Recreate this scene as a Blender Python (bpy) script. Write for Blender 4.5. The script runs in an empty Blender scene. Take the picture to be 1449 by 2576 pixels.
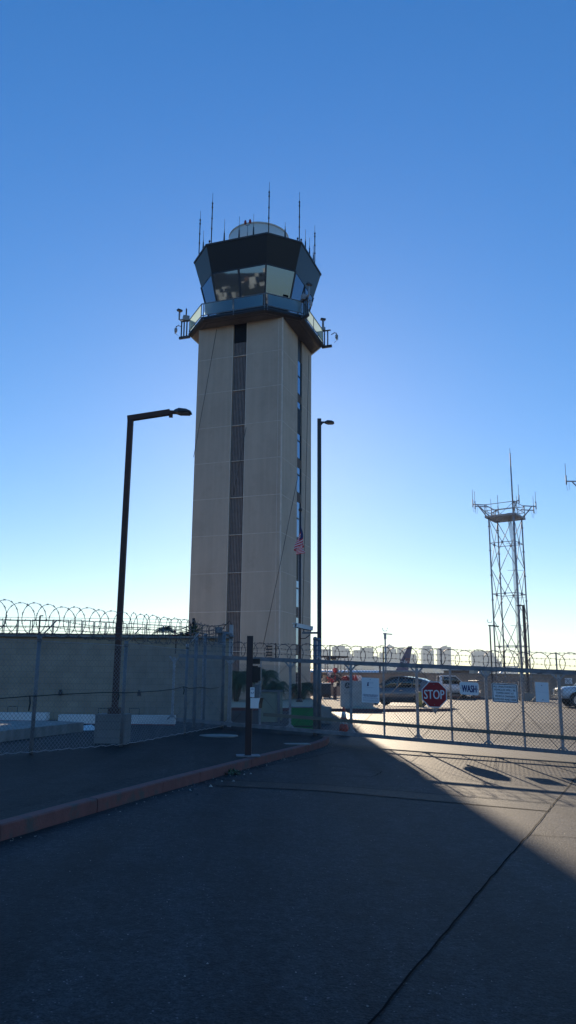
import bpy, math, random
from mathutils import Vector, Matrix
R = random.Random(7)
pi = math.pi
SC = bpy.context.scene
COL = SC.collection

# ---------------------------------------------------------------- camera
F, CX, CY, PITCH, ROLL, EYE = 1935.0, 724.5, 1288.0, math.radians(12.3), math.radians(0.5), 1.6
_f = Vector((0, math.cos(PITCH), math.sin(PITCH))); _r = Vector((1, 0, 0)); _u = _r.cross(_f)
_c, _s = math.cos(ROLL), math.sin(ROLL)
CR = _c*_r + _s*_u; CU = _c*_u - _s*_r
cam_d = bpy.data.cameras.new('camera'); cam = bpy.data.objects.new('camera', cam_d); COL.objects.link(cam)
cam.matrix_world = Matrix(((CR.x, CU.x, -_f.x, 0), (CR.y, CU.y, -_f.y, 0), (CR.z, CU.z, -_f.z, EYE), (0, 0, 0, 1)))
cam_d.sensor_fit = 'VERTICAL'; cam_d.sensor_height = 36; cam_d.lens = F/2576*36; cam_d.clip_end = 20000; cam_d.clip_start = 0.05
SC.camera = cam
def ray(x, y): return _f + (x-CX)/F*CR - (y-CY)/F*CU
def at_z(x, y, z):
    d = ray(x, y); t = (z-EYE)/d.z; return Vector((0, 0, EYE)) + t*d
def at_y(x, y, Y):
    d = ray(x, y); return Vector((0, 0, EYE)) + Y/d.y*d
def px_of(P):
    d = Vector(P)-Vector((0, 0, EYE)); z = d.dot(_f)
    return CX+F*d.dot(CR)/z, CY-F*d.dot(CU)/z

# ---------------------------------------------------------------- materials
def mat(name, col, rough=0.7, metal=0.0, spec=0.5, var=0.12, scale=3.0, bump=0.0, bscale=None, stain=None, streak=0.0, sscale=(2.5, 2.5, .12)):
    m = bpy.data.materials.new(name); m.use_nodes = True
    nt = m.node_tree; N = nt.nodes; L = nt.links; b = N['Principled BSDF']
    b.inputs['Roughness'].default_value = rough; b.inputs['Metallic'].default_value = metal
    b.inputs['Specular IOR Level'].default_value = spec
    tc = N.new('ShaderNodeTexCoord'); nz = N.new('ShaderNodeTexNoise'); nz.inputs['Scale'].default_value = scale; nz.inputs['Detail'].default_value = 6
    L.new(tc.outputs['Object'], nz.inputs['Vector'])
    cr = N.new('ShaderNodeValToRGB'); e = cr.color_ramp.elements
    e[0].position = 0.3; e[1].position = 0.7
    e[0].color = (*[c*(1-var) for c in col], 1); e[1].color = (*[min(1, c*(1+var)) for c in col], 1)
    L.new(nz.outputs['Fac'], cr.inputs['Fac']); out = cr.outputs['Color']
    if stain:
        n2 = N.new('ShaderNodeTexNoise'); n2.inputs['Scale'].default_value = stain[1]; n2.inputs['Detail'].default_value = 8; n2.inputs['Roughness'].default_value = 0.65
        L.new(tc.outputs['Object'], n2.inputs['Vector'])
        r2 = N.new('ShaderNodeValToRGB'); r2.color_ramp.elements[0].position = stain[2]; r2.color_ramp.elements[1].position = stain[2]+0.12
        L.new(n2.outputs['Fac'], r2.inputs['Fac'])
        mx = N.new('ShaderNodeMixRGB'); mx.inputs['Color2'].default_value = (*stain[0], 1)
        L.new(r2.outputs['Color'], mx.inputs['Fac']); L.new(out, mx.inputs['Color1']); out = mx.outputs['Color']
    if streak:
        mp = N.new('ShaderNodeMapping'); mp.inputs['Scale'].default_value = sscale; L.new(tc.outputs['Object'], mp.inputs['Vector'])
        n4 = N.new('ShaderNodeTexNoise'); n4.inputs['Scale'].default_value = 1; n4.inputs['Detail'].default_value = 7; n4.inputs['Roughness'].default_value = .6; L.new(mp.outputs[0], n4.inputs['Vector'])
        r4 = N.new('ShaderNodeValToRGB'); r4.color_ramp.elements[0].position = .38; r4.color_ramp.elements[1].position = .62
        r4.color_ramp.elements[0].color = (1-streak, 1-streak, 1-streak, 1); r4.color_ramp.elements[1].color = (1, 1, 1, 1); L.new(n4.outputs['Fac'], r4.inputs['Fac'])
        m4 = N.new('ShaderNodeMixRGB'); m4.blend_type = 'MULTIPLY'; m4.inputs['Fac'].default_value = 1; L.new(out, m4.inputs['Color1']); L.new(r4.outputs['Color'], m4.inputs['Color2']); out = m4.outputs['Color']
    L.new(out, b.inputs['Base Color'])
    if bump:
        n3 = N.new('ShaderNodeTexNoise'); n3.inputs['Scale'].default_value = bscale or scale*8; n3.inputs['Detail'].default_value = 4
        L.new(tc.outputs['Object'], n3.inputs['Vector'])
        bp = N.new('ShaderNodeBump'); bp.inputs['Strength'].default_value = bump; bp.inputs['Distance'].default_value = 0.02
        L.new(n3.outputs['Fac'], bp.inputs['Height']); L.new(bp.outputs['Normal'], b.inputs['Normal'])
    return m

def asphalt(name, col, speck, rough, fine=90.0):
    m = bpy.data.materials.new(name); m.use_nodes = True
    nt = m.node_tree; N = nt.nodes; L = nt.links; b = N['Principled BSDF']
    b.inputs['Roughness'].default_value = rough; b.inputs['Specular IOR Level'].default_value = 0.13
    tc = N.new('ShaderNodeTexCoord'); P = tc.outputs['Object']
    def noise(s, d=4, r=0.6):
        n = N.new('ShaderNodeTexNoise'); n.inputs['Scale'].default_value = s; n.inputs['Detail'].default_value = d; n.inputs['Roughness'].default_value = r
        L.new(P, n.inputs['Vector']); return n.outputs['Fac']
    def ramp(f, a, b_, c0, c1):
        r = N.new('ShaderNodeValToRGB'); r.color_ramp.elements[0].position = a; r.color_ramp.elements[1].position = b_
        r.color_ramp.elements[0].color = (c0, c0, c0, 1); r.color_ramp.elements[1].color = (c1, c1, c1, 1)
        L.new(f, r.inputs['Fac']); return r.outputs['Color']
    def mul(a, b_, f=1.0, mode='MULTIPLY'):
        x = N.new('ShaderNodeMixRGB'); x.blend_type = mode; x.inputs['Fac'].default_value = f
        L.new(a, x.inputs['Color1']); L.new(b_, x.inputs['Color2']); return x.outputs['Color']
    rgb = N.new('ShaderNodeRGB'); rgb.outputs[0].default_value = (*col, 1)
    c = mul(rgb.outputs[0], ramp(noise(0.35, 5), 0.3, 0.7, 0.78, 1.2))
    c = mul(c, ramp(noise(2.2, 6), 0.35, 0.65, 0.85, 1.12))
    c = mul(c, ramp(noise(fine, 3), 0.35, 0.65, 0.45, 1.6))
    c = mul(c, ramp(noise(fine*.33, 3), 0.36, 0.64, 0.68, 1.34))
    c = mul(c, ramp(noise(fine*.14, 3), 0.38, 0.62, 0.85, 1.15))
    c = mul(c, ramp(noise(11, 4), 0.35, 0.65, 0.82, 1.18))
    vo = N.new('ShaderNodeTexVoronoi'); vo.inputs['Scale'].default_value = 28; L.new(P, vo.inputs['Vector'])
    sp = ramp(vo.outputs['Distance'], 0.06, 0.2, 1, 0)
    sel = ramp(noise(17, 2), 0.52, 0.6, 0, speck)
    spx = mul(sp, sel)
    c = mul(c, spx, 1.0, 'ADD')
    # oil stains and tyre wear
    st = N.new('ShaderNodeMapping'); st.inputs['Scale'].default_value = (1.3, 0.55, 1); st.inputs['Rotation'].default_value = (0, 0, 0.3); L.new(P, st.inputs['Vector'])
    ns = N.new('ShaderNodeTexNoise'); ns.inputs['Scale'].default_value = 0.9; ns.inputs['Detail'].default_value = 9; ns.inputs['Roughness'].default_value = 0.7; L.new(st.outputs[0], ns.inputs['Vector'])
    c = mul(c, ramp(ns.outputs['Fac'], 0.6, 0.72, 1.0, 0.6))
    tm = N.new('ShaderNodeMapping'); tm.inputs['Scale'].default_value = (1.6, .12, 1); tm.inputs['Rotation'].default_value = (0, 0, -.12); L.new(P, tm.inputs['Vector'])
    nt_ = N.new('ShaderNodeTexNoise'); nt_.inputs['Scale'].default_value = 1; nt_.inputs['Detail'].default_value = 6; L.new(tm.outputs[0], nt_.inputs['Vector'])
    c = mul(c, ramp(nt_.outputs['Fac'], 0.36, 0.62, .72, 1.15))
    ds = N.new('ShaderNodeTexVoronoi'); ds.inputs['Scale'].default_value = .9; L.new(P, ds.inputs['Vector'])
    c = mul(c, ramp(ds.outputs['Distance'], 0.03, 0.10, .55, 1.0))
    L.new(c, b.inputs['Base Color'])
    bp = N.new('ShaderNodeBump'); bp.inputs['Strength'].default_value = 0.55; bp.inputs['Distance'].default_value = 0.012
    L.new(noise(fine*0.5, 3), bp.inputs['Height']); L.new(bp.outputs['Normal'], b.inputs['Normal'])
    return m

def brick(name, c1, c2, cm, bw, bh, mortar, bump=0.4, vertical=True, rough=0.9):
    m = bpy.data.materials.new(name); m.use_nodes = True
    nt = m.node_tree; N = nt.nodes; L = nt.links; b = N['Principled BSDF']; b.inputs['Roughness'].default_value = rough
    tc = N.new('ShaderNodeTexCoord'); sp = N.new('ShaderNodeSeparateXYZ'); L.new(tc.outputs['Object'], sp.inputs[0])
    cb = N.new('ShaderNodeCombineXYZ'); ad = N.new('ShaderNodeMath'); ad.operation = 'ADD'
    L.new(sp.outputs['X'], ad.inputs[0]); L.new(sp.outputs['Y'], ad.inputs[1])
    L.new(ad.outputs[0], cb.inputs['X']); L.new(sp.outputs['Z'], cb.inputs['Y'])
    br = N.new('ShaderNodeTexBrick'); br.inputs['Scale'].default_value = 1
    br.inputs['Brick Width'].default_value = bw; br.inputs['Row Height'].default_value = bh; br.inputs['Mortar Size'].default_value = mortar
    br.inputs['Color1'].default_value = (*c1, 1); br.inputs['Color2'].default_value = (*c2, 1); br.inputs['Mortar'].default_value = (*cm, 1)
    L.new(cb.outputs[0], br.inputs['Vector'])
    nz = N.new('ShaderNodeTexNoise'); nz.inputs['Scale'].default_value = 1.3; nz.inputs['Detail'].default_value = 7; L.new(tc.outputs['Object'], nz.inputs['Vector'])
    r = N.new('ShaderNodeValToRGB'); r.color_ramp.elements[0].position = 0.3; r.color_ramp.elements[1].position = 0.7
    r.color_ramp.elements[0].color = (.78, .78, .78, 1); r.color_ramp.elements[1].color = (1.1, 1.1, 1.1, 1); L.new(nz.outputs['Fac'], r.inputs['Fac'])
    x = N.new('ShaderNodeMixRGB'); x.blend_type = 'MULTIPLY'; x.inputs['Fac'].default_value = 1
    L.new(br.outputs['Color'], x.inputs['Color1']); L.new(r.outputs['Color'], x.inputs['Color2']); L.new(x.outputs['Color'], b.inputs['Base Color'])
    bp = N.new('ShaderNodeBump'); bp.inputs['Strength'].default_value = bump; bp.inputs['Distance'].default_value = 0.01; bp.invert = True
    L.new(br.outputs['Fac'], bp.inputs['Height']); L.new(bp.outputs['Normal'], b.inputs['Normal'])
    return m

M = {}
M['asphalt'] = asphalt('asphalt', (.030, .031, .034), .20, .66)
M['sidewalk'] = asphalt('sidewalk_asphalt', (.026, .026, .027), .12, .7, 70)
M['patch'] = asphalt('patch_asphalt', (.030, .029, .028), .02, .6, 110)
M['sealer'] = mat('crack_sealer', (.008, .007, .008), .95, spec=.05)
M['curb'] = mat('red_curb', (.19, .076, .068), .85, stain=((.10, .085, .08), 4.0, .52), bump=.4, scale=6)
M['concrete'] = mat('concrete', (.30, .285, .26), .88, bump=.3, scale=4, streak=.25, sscale=(4, 4, 1.2), stain=((.2, .19, .17), 1.2, .55))
M['tower'] = mat('tower_concrete', (.56, .455, .355), .9, var=.06, scale=.9, bump=.15, bscale=25, stain=((.51, .412, .32), .45, .5), streak=.09)
M['joint'] = mat('joint_caulk', (.66, .58, .49), .8)
M['ribs'] = mat('rib_metal', (.24, .20, .18), .7)
M['ribback'] = mat('rib_recess', (.13, .112, .108), .8)
M['dark'] = mat('dark_bronze', (.035, .035, .042), .5)
M['fascia'] = mat('fascia_panel', (.012, .014, .02), .33, var=.06, scale=.7, spec=.3)
M['soffit'] = mat('soffit', (.12, .105, .105), .8)
M['white'] = mat('white_paint', (.78, .77, .75), .5, var=.05)
M['radome'] = mat('radome_paint', (.84, .79, .72), .5, var=.03, scale=.5)
M['galv'] = mat('galvanised_steel', (.38, .38, .39), .55, .3, var=.22, scale=9)
M['galvdull'] = mat('weathered_steel', (.20, .21, .225), .6, .3, var=.25, scale=6)
M['mesh'] = mat('chain_link_wire', (.24, .24, .25), .6, .3, var=.2, scale=4)
M['razor'] = mat('razor_wire', (.10, .10, .11), .5, .5)
M['rust'] = mat('rusted_brown_paint', (.10, .05, .038), .75, stain=((.14, .06, .035), 2.2, .52), bump=.3, scale=7)
M['railbrown'] = mat('weathered_brown_rail', (.19, .165, .13), .8)
M['bronze'] = mat('bronze_paint', (.055, .045, .045), .5)
M['purple'] = mat('dark_maroon_paint', (.02, .012, .018), .4)
M['black'] = mat('black_plastic', (.012, .012, .014), .45)
M['rubber'] = mat('tyre_rubber', (.018, .018, .018), .85)
M['stopred'] = mat('stop_red', (.36, .012, .02), .4, var=.04)
M['signwhite'] = mat('sign_white', (.80, .81, .82), .4, var=.03)
M['signink'] = mat('sign_black_ink', (.012, .012, .02), .5)
M['signnavy'] = mat('sign_navy_ink', (.02, .015, .12), .5)
M['greyink'] = mat('sign_grey_ink', (.22, .27, .36), .6)
M['monument'] = mat('monument_concrete', (.42, .41, .39), .85, bump=.2)
M['monink'] = mat('monument_lettering', (.05, .05, .055), .6)
M['green'] = mat('green_paint', (.015, .25, .06), .5, stain=((.02, .09, .03), 3, .58))
M['tanpanel'] = mat('tan_panel', (.34, .36, .27), .75)
M['orange'] = mat('cone_orange', (.55, .07, .03), .5)
M['conewhite'] = mat('cone_reflective', (.7, .7, .7), .4)
M['yellow'] = mat('yellow_paint', (.55, .38, .08), .55, stain=((.3, .22, .08), 6, .55))
M['gravel'] = mat('gravel_sand', (.44, .37, .27), .95, var=.3, scale=30, bump=.8, bscale=60)
M['redpaint'] = mat('red_paint', (.36, .03, .03), .5)
M['block'] = brick('block_wall', (.42, .335, .24), (.39, .31, .225), (.32, .26, .19), .42, .2, .012, .4)
M['greyblock'] = brick('grey_block', (.24, .235, .225), (.22, .215, .205), (.18, .175, .17), .6, .16, .008)
M['redbrick'] = brick('red_brick', (.14, .075, .06), (.10, .06, .055), (.13, .11, .1), .3, .1, .01)
M['farwall'] = brick('far_block_wall', (.34, .27, .215), (.31, .25, .2), (.25, .21, .18), .6, .3, .02, .2)
M['leaf'] = mat('palm_leaf', (.045, .085, .03), .55, var=.5, scale=3)
M['trunk'] = mat('palm_trunk', (.10, .075, .055), .95, bump=.6, scale=10)
M['flower'] = mat('magenta_flowers', (.35, .03, .07), .6, var=.4, scale=12)
M['flagred'] = mat('flag_red', (.62, .02, .035), .75); M['flagwhite'] = mat('flag_white', (.66, .62, .64), .75); M['flagblue'] = mat('flag_blue', (.02, .03, .13), .75)
M['fuse'] = mat('aircraft_white', (.75, .76, .78), .22, spec=.8, var=.02); M['tail'] = mat('aircraft_purple', (.045, .035, .12), .35, var=.04)
M['tailorange'] = mat('aircraft_orange', (.2, .04, .06), .4)
M['suv'] = mat('grey_car_paint', (.14, .15, .16), .3, .5, spec=.7, var=.03)
M['vanwhite'] = mat('white_car_paint', (.72, .73, .75), .25, spec=.7, var=.02)
M['silver'] = mat('bright_metal', (.7, .7, .7), .2, 1.0)
M['headlight'] = mat('headlight_lens', (.6, .62, .65), .1, .3)
M['taillight'] = mat('tail_light_lens', (.35, .01, .01), .2)
M['equipgrey'] = mat('equipment_tan', (.33, .31, .27), .75, var=.3, scale=3)
M['hazegrey'] = mat('tower_grey_paint', (.34, .36, .39), .7, .1, var=.15)
M['cable'] = mat('cable_black', (.02, .02, .022), .6)
M['rope'] = mat('steel_cable', (.10, .095, .095), .7)

for k_ in ('suv', 'vanwhite', 'fuse'):
    b_ = M[k_].node_tree.nodes['Principled BSDF']; b_.inputs['Coat Weight'].default_value = 1; b_.inputs['Coat Roughness'].default_value = .25 if k_ == 'fuse' else .09
def glassy(name, col, rough, metal):
    m = bpy.data.materials.new(name); m.use_nodes = True; b = m.node_tree.nodes['Principled BSDF']
    b.inputs['Base Color'].default_value = (*col, 1); b.inputs['Roughness'].default_value = rough; b.inputs['Metallic'].default_value = metal
    N = m.node_tree.nodes; tc = N.new('ShaderNodeTexCoord'); nz = N.new('ShaderNodeTexNoise'); nz.inputs['Scale'].default_value = .8
    bp = N.new('ShaderNodeBump'); bp.inputs['Strength'].default_value = .02; bp.inputs['Distance'].default_value = .03
    m.node_tree.links.new(tc.outputs['Object'], nz.inputs['Vector']); m.node_tree.links.new(nz.outputs['Fac'], bp.inputs['Height']); m.node_tree.links.new(bp.outputs['Normal'], b.inputs['Normal'])
    return m
M['cabglass'] = glassy('coated_cab_glass', (.11, .15, .21), .02, 1.0)
M['strip'] = glassy('strip_window_glass', (.15, .22, .32), .06, 1.0)
M['carglass'] = glassy('car_glass', (.10, .12, .12), .04, .9)
def frosted():
    m = bpy.data.materials.new('tinted_rail_glass'); m.use_nodes = True; nt = m.node_tree; N = nt.nodes; L = nt.links
    N.remove(N['Principled BSDF']); o = N['Material Output']
    tr = N.new('ShaderNodeBsdfTransparent'); tr.inputs[0].default_value = (.42, .60, .68, 1)
    tl = N.new('ShaderNodeBsdfTranslucent'); tl.inputs[0].default_value = (.84, .95, .96, 1)
    gl = N.new('ShaderNodeBsdfGlossy'); gl.inputs[0].default_value = (.6, .8, .9, 1); gl.inputs['Roughness'].default_value = .05
    a = N.new('ShaderNodeMixShader'); a.inputs[0].default_value = .72; L.new(tr.outputs[0], a.inputs[1]); L.new(tl.outputs[0], a.inputs[2])
    b = N.new('ShaderNodeMixShader'); b.inputs[0].default_value = .10; L.new(a.outputs[0], b.inputs[1]); L.new(gl.outputs[0], b.inputs[2])
    L.new(b.outputs[0], o.inputs[0]); return m
M['railglass'] = frosted()

# ---------------------------------------------------------------- mesh builder
_glyph = {}
def glyphs(s):
    if s not in _glyph:
        cu = bpy.data.curves.new('t', 'FONT'); cu.body = s; cu.resolution_u = 3
        o = bpy.data.objects.new('t', cu); COL.objects.link(o)
        bpy.context.view_layer.update()
        me = bpy.data.meshes.new_from_object(o.evaluated_get(bpy.context.evaluated_depsgraph_get()))
        vs = [v.co.copy() for v in me.vertices]; fs = [tuple(p.vertices) for p in me.polygons]
        bpy.data.objects.remove(o); bpy.data.meshes.remove(me); bpy.data.curves.remove(cu)
        _glyph[s] = (vs, fs)
    return _glyph[s]
class MB:
    def __init__(s): s.v = []; s.f = []; s.m = []; s.sm = []
    def add(s, vs, fs, m=0, sm=False):
        n = len(s.v); s.v += [Vector(p) for p in vs]
        for q in fs: s.f.append(tuple(i+n for i in q)); s.m.append(m); s.sm.append(sm)
        return s
    def box(s, c, d, rz=0, m=0, ax=None):
        c = Vector(c)
        if ax is None: ax = (Vector((math.cos(rz), math.sin(rz), 0)), Vector((-math.sin(rz), math.cos(rz), 0)), Vector((0, 0, 1)))
        vs = [c+ax[0]*(i*d[0]/2)+ax[1]*(j*d[1]/2)+ax[2]*(k*d[2]/2) for k in (-1, 1) for j in (-1, 1) for i in (-1, 1)]
        return s.add(vs, [(0, 2, 3, 1), (4, 5, 7, 6), (0, 1, 5, 4), (2, 6, 7, 3), (0, 4, 6, 2), (1, 3, 7, 5)], m)
    def beam(s, p, q, w, h=None, m=0, up=(0, 0, 1)):
        p, q = Vector(p), Vector(q); d = q-p; L = d.length; x = d/L
        up = Vector(up)
        if abs(x.dot(up)) > .98: up = Vector((0, 1, 0))
        y = up.cross(x).normalized(); z = x.cross(y)
        return s.box((p+q)/2, (L, w, h or w), m=m, ax=(x, y, z))
    def tube(s, pts, r, n=6, m=0, closed=False, r2=None, sm=True, caps=True):
        pts = [Vector(p) for p in pts]; k = len(pts); base = len(s.v); prev = None
        for i, p in enumerate(pts):
            if closed: t = pts[(i+1) % k]-pts[i-1]
            else: t = pts[min(i+1, k-1)]-pts[max(i-1, 0)]
            t.normalize()
            if prev is None:
                a = Vector((0, 0, 1)) if abs(t.z) < .9 else Vector((1, 0, 0)); u = t.cross(a).normalized()
            else:
                u = prev-t*prev.dot(t)
                u = u.normalized() if u.length > 1e-6 else t.cross(Vector((0, 0, 1))).normalized()
            prev = u; w = t.cross(u)
            rr = r if r2 is None else r+(r2-r)*i/(k-1)
            for j in range(n):
                a = 2*pi*j/n; s.v.append(p+(u*math.cos(a)+w*math.sin(a))*rr)
        for i in range(k if closed else k-1):
            for j in range(n):
                a, b = base+i*n, base+((i+1) % k)*n
                s.f.append((a+j, a+(j+1) % n, b+(j+1) % n, b+j)); s.m.append(m); s.sm.append(sm)
        if caps and not closed:
            s.f.append(tuple(base+j for j in reversed(range(n)))); s.m.append(m); s.sm.append(False)
            s.f.append(tuple(base+(k-1)*n+j for j in range(n))); s.m.append(m); s.sm.append(False)
        return s
    def lathe(s, prof, c=(0, 0, 0), n=24, m=0, sm=True, axis=None):
        c = Vector(c); base = len(s.v)
        X, Y, Z = axis or (Vector((1, 0, 0)), Vector((0, 1, 0)), Vector((0, 0, 1)))
        for r, z in prof:
            for j in range(n):
                a = 2*pi*j/n; s.v.append(c+X*(r*math.cos(a))+Y*(r*math.sin(a))+Z*z)
        for i in range(len(prof)-1):
            for j in range(n):
                a, b = base+i*n, base+(i+1)*n
                s.f.append((a+j, a+(j+1) % n, b+(j+1) % n, b+j)); s.m.append(m); s.sm.append(sm)
        s.f.append(tuple(base+j for j in reversed(range(n)))); s.m.append(m); s.sm.append(False)
        s.f.append(tuple(base+(len(prof)-1)*n+j for j in range(n))); s.m.append(m); s.sm.append(False)
        return s
    def prism(s, poly, z0, z1, m=0, top=None, sm=False):   # poly of (x,y); z may be callables
        n = len(poly); f0 = z0 if callable(z0) else (lambda x, y: z0); f1 = z1 if callable(z1) else (lambda x, y: z1)
        tp = top or poly
        vs = [Vector((x, y, f0(x, y))) for x, y in poly]+[Vector((x, y, f1(x, y))) for x, y in tp]
        return s.add(vs, [tuple(reversed(range(n))), tuple(range(n, 2*n))]+[(i, (i+1) % n, n+(i+1) % n, n+i) for i in range(n)], m, sm)
    def plate(s, pts, nrm, th, m=0):   # planar polygon in 3-D given thickness
        nrm = Vector(nrm).normalized(); n = len(pts); a = [Vector(p)+nrm*th/2 for p in pts]; b = [Vector(p)-nrm*th/2 for p in pts]
        return s.add(a+b, [tuple(range(n)), tuple(reversed(range(n, 2*n)))]+[(i, n+i, n+(i+1) % n, (i+1) % n) for i in range(n)], m)
    def text(s, st, c, right, up, w, h, m=0):
        vs, fs = glyphs(st); x0 = min(v.x for v in vs); x1 = max(v.x for v in vs); y0 = min(v.y for v in vs); y1 = max(v.y for v in vs)
        c, right, up = Vector(c), Vector(right).normalized(), Vector(up).normalized()
        k = h/(y1-y0); kx = w/(x1-x0) if w else k
        return s.add([c+right*((v.x-(x0+x1)/2)*kx)+up*((v.y-(y0+y1)/2)*k) for v in vs], fs, m)
    def make(s, name, mats, org=Vector((0, 0, 0))):
        me = bpy.data.meshes.new(name); me.from_pydata([v-org for v in s.v], [], s.f)
        for x in (mats if isinstance(mats, (list, tuple)) else [mats]): me.materials.append(M[x])
        me.polygons.foreach_set('material_index', s.m); me.polygons.foreach_set('use_smooth', s.sm); me.update()
        o = bpy.data.objects.new(name, me); COL.objects.link(o); return o
ORG = {}
def tags(o, label, cat, group=None, kind=None):
    if label: o['label'] = label
    if cat: o['category'] = cat
    if group: o['group'] = group
    if kind: o['kind'] = kind
def thing(name, label, cat, loc=(0, 0, 0), group=None, local=False):
    o = bpy.data.objects.new(name, None); COL.objects.link(o); o.location = loc; o.empty_display_size = .3
    tags(o, label, cat, group); ORG[o.name] = Vector((0, 0, 0)) if local else Vector(loc); return o
def part(name, mb, mats, parent, label=None, kind=None):
    org = ORG[parent.name]; o = mb.make(name, mats, org); o.parent = parent; ORG[o.name] = org
    tags(o, label, None, None, kind); return o
def solo(name, mb, mats, label, cat, group=None, loc=None):
    org = Vector(loc) if loc is not None else Vector((0, 0, 0))
    o = mb.make(name, mats, org); o.location = org; tags(o, label, cat, group); ORG[o.name] = org; return o
def struct(name, mb, mats, kind='structure', label=None):
    o = mb.make(name, mats); tags(o, label, None, None, kind); return o
def copy_tree(o, parent=None):
    c = o.copy(); COL.objects.link(c); c.parent = parent; ORG[c.name] = ORG.get(o.name, Vector((0, 0, 0)))
    for ch in list(o.children): copy_tree(ch, c)
    return c
UP = Vector((0, 0, 1))

# ---------------------------------------------------------------- ground
def gz(X, Y):
    near = 0.08-0.03*max(-8, min(7, X))
    w = 1.0 if -30 < Y < 23 else (0.0 if (Y > 30 or Y < -40) else ((30-Y)/7 if Y > 0 else (Y+40)/10))
    return w*near+(1-w)*0.1
mb = MB()
xs = [-4000, -800, -200, -60, -8, 7, 60, 200, 800, 4000]; ys = [-4000, -800, -200, -40, -30, 23, 30, 60, 200, 800, 4000]
vs = [(x, y, gz(x, y)) for y in ys for x in xs]; n = len(xs)
mb.add(vs, [(j*n+i, j*n+i+1, (j+1)*n+i+1, (j+1)*n+i) for j in range(len(ys)-1) for i in range(n-1)])
struct('ground', mb, 'asphalt')
# fresh patch across the driveway and saw cuts
def strip(name, pts, w, z, m, kind='structure'):
    b = MB(); P = [Vector((x, y, 0)) for x, y in pts]; L_ = []; R_ = []
    for i, p in enumerate(P):
        t = (P[min(i+1, len(P)-1)]-P[max(i-1, 0)]).normalized(); nn = Vector((-t.y, t.x, 0))*(w[i] if isinstance(w, list) else w)/2
        for q, l in ((p+nn, L_), (p-nn, R_)): l.append((q.x, q.y, gz(q.x, q.y)+z))
    k = len(P); b.add(L_+R_, [(i, k+i, k+i+1, i+1) for i in range(k-1)]); return struct(name, b, m, kind)
def jitter(pts, step, a):
    out = []
    for (x0, y0), (x1, y1) in zip(pts, pts[1:]):
        L_ = math.hypot(x1-x0, y1-y0); k = max(1, int(L_/step)); nx, ny = -(y1-y0)/L_, (x1-x0)/L_
        for i in range(k):
            t = i/k; j = R.uniform(-a, a); out.append((x0+(x1-x0)*t+nx*j, y0+(y1-y0)*t+ny*j))
    out.append(pts[-1]); return out
strip('road_patch', [(-1.05, 11.9), (.53, 11.8), (3.5, 10.76)], .68, .004, 'patch')
strip('road_cut', jitter([(-1.0, 12.2), (.54, 12.13), (3.63, 11.1)], .15, .008), .018, .008, 'sealer')
strip('road_cut', jitter([(-1.0, 11.56), (.52, 11.46), (3.37, 10.42)], .15, .008), .018, .008, 'sealer')
strip('road_joint', jitter([(-.2, 2.7), (.4, 3.93), (.89, 5.02), (1.48, 6.33), (2.6, 8.76), (5.25, 14.6), (7.1, 18.4)], .16, .006), .012, .008, 'sealer')
strip('road_crack', jitter([(.3, 14.95), (.74, 14.86), (1.71, 14.25), (1.42, 13.36), (.6, 13.4), (-.2, 13.6)], .1, .02), .014, .005, 'sealer')
strip('road_crack', jitter([(-.9, 13.3), (.2, 15.5), (1.5, 18.9)], .1, .02), .014, .005, 'sealer')
strip('road_crack', jitter([(2.6, 8.76), (3.6, 8.6), (4.6, 8.9)], .1, .03), .012, .005, 'sealer')
# pavement left of the drive
CB = [(-4.4, 2.2), (-3.45, 4.8), (-2.563, 7.391), (-1.619, 10.72), (-.9, 13.1), (-.298, 15.092), (.25, 16.8), (.75, 18.4), (1.0, 19.5), (1.12, 20.6)]
def off(pts, d):
    out = []
    for i, (x, y) in enumerate(pts):
        x0, y0 = pts[max(i-1, 0)]; x1, y1 = pts[min(i+1, len(pts)-1)]; l = math.hypot(x1-x0, y1-y0)
        out.append((x-(y1-y0)/l*d, y+(x1-x0)/l*d))
    return out
def swz(X, Y):
    return min(.30, .225-.035*X)
CI = off(CB, .135)
b = MB()
for i in range(len(CB)-1):
    gap = .004
    a0, a1, c0, c1 = CB[i], CB[i+1], CI[i], CI[i+1]
    def lp(p, q, t): return (p[0]+(q[0]-p[0])*t, p[1]+(q[1]-p[1])*t)
    for t0, t1 in ((0, .497), (.503, .997)):
        A, B_, C_, D_ = lp(a0, a1, t0), lp(a0, a1, t1), lp(c0, c1, t1), lp(c0, c1, t0)
        zt = lambda x, y: gz(x, y)+.145
        # rounded nose
        A2, B2 = lp(A, D_, .10), lp(B_, C_, .10)
        b.add([(A[0], A[1], gz(*A)-.1), (B_[0], B_[1], gz(*B_)-.1), (A[0], A[1], gz(*A)+.132), (B_[0], B_[1], gz(*B_)+.132),
               (A2[0], A2[1], zt(*A)), (B2[0], B2[1], zt(*B_)), (D_[0], D_[1], zt(*A)+.004), (C_[0], C_[1], zt(*B_)+.004), (D_[0], D_[1], gz(*A)-.1), (C_[0], C_[1], gz(*B_)-.1)],
              [(0, 1, 3, 2), (2, 3, 5, 4), (4, 5, 7, 6), (6, 7, 9, 8), (0, 2, 4, 6, 8), (1, 9, 7, 5, 3)])
struct('curb', b, 'curb')
b = MB(); inner = [(x, y) for x, y in CI]
poly = inner+[(1.0, 22.3), (-2.0, 23.2), (-3.2, 18.2)]
k = len(CI)
rows = []
for i in range(k-1, -1, -1): pass
vs = []; fs = []
for (x, y) in CI+[(.96, 22.2)]:
    for q in (0, .35, 1.2, 3, 8, 30): vs.append((x-q, y+.12*q, (swz(x-q, y) if q > .3 else gz(x, y)+.142)))
w6 = 6
for i in range(len(CI)):
    for j in range(w6-1): a = i*w6+j; fs.append((a, a+1, a+w6+1, a+w6))
b.add([(x, y, z) for x, y, z in vs], [tuple(reversed(f)) for f in fs])
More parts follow.
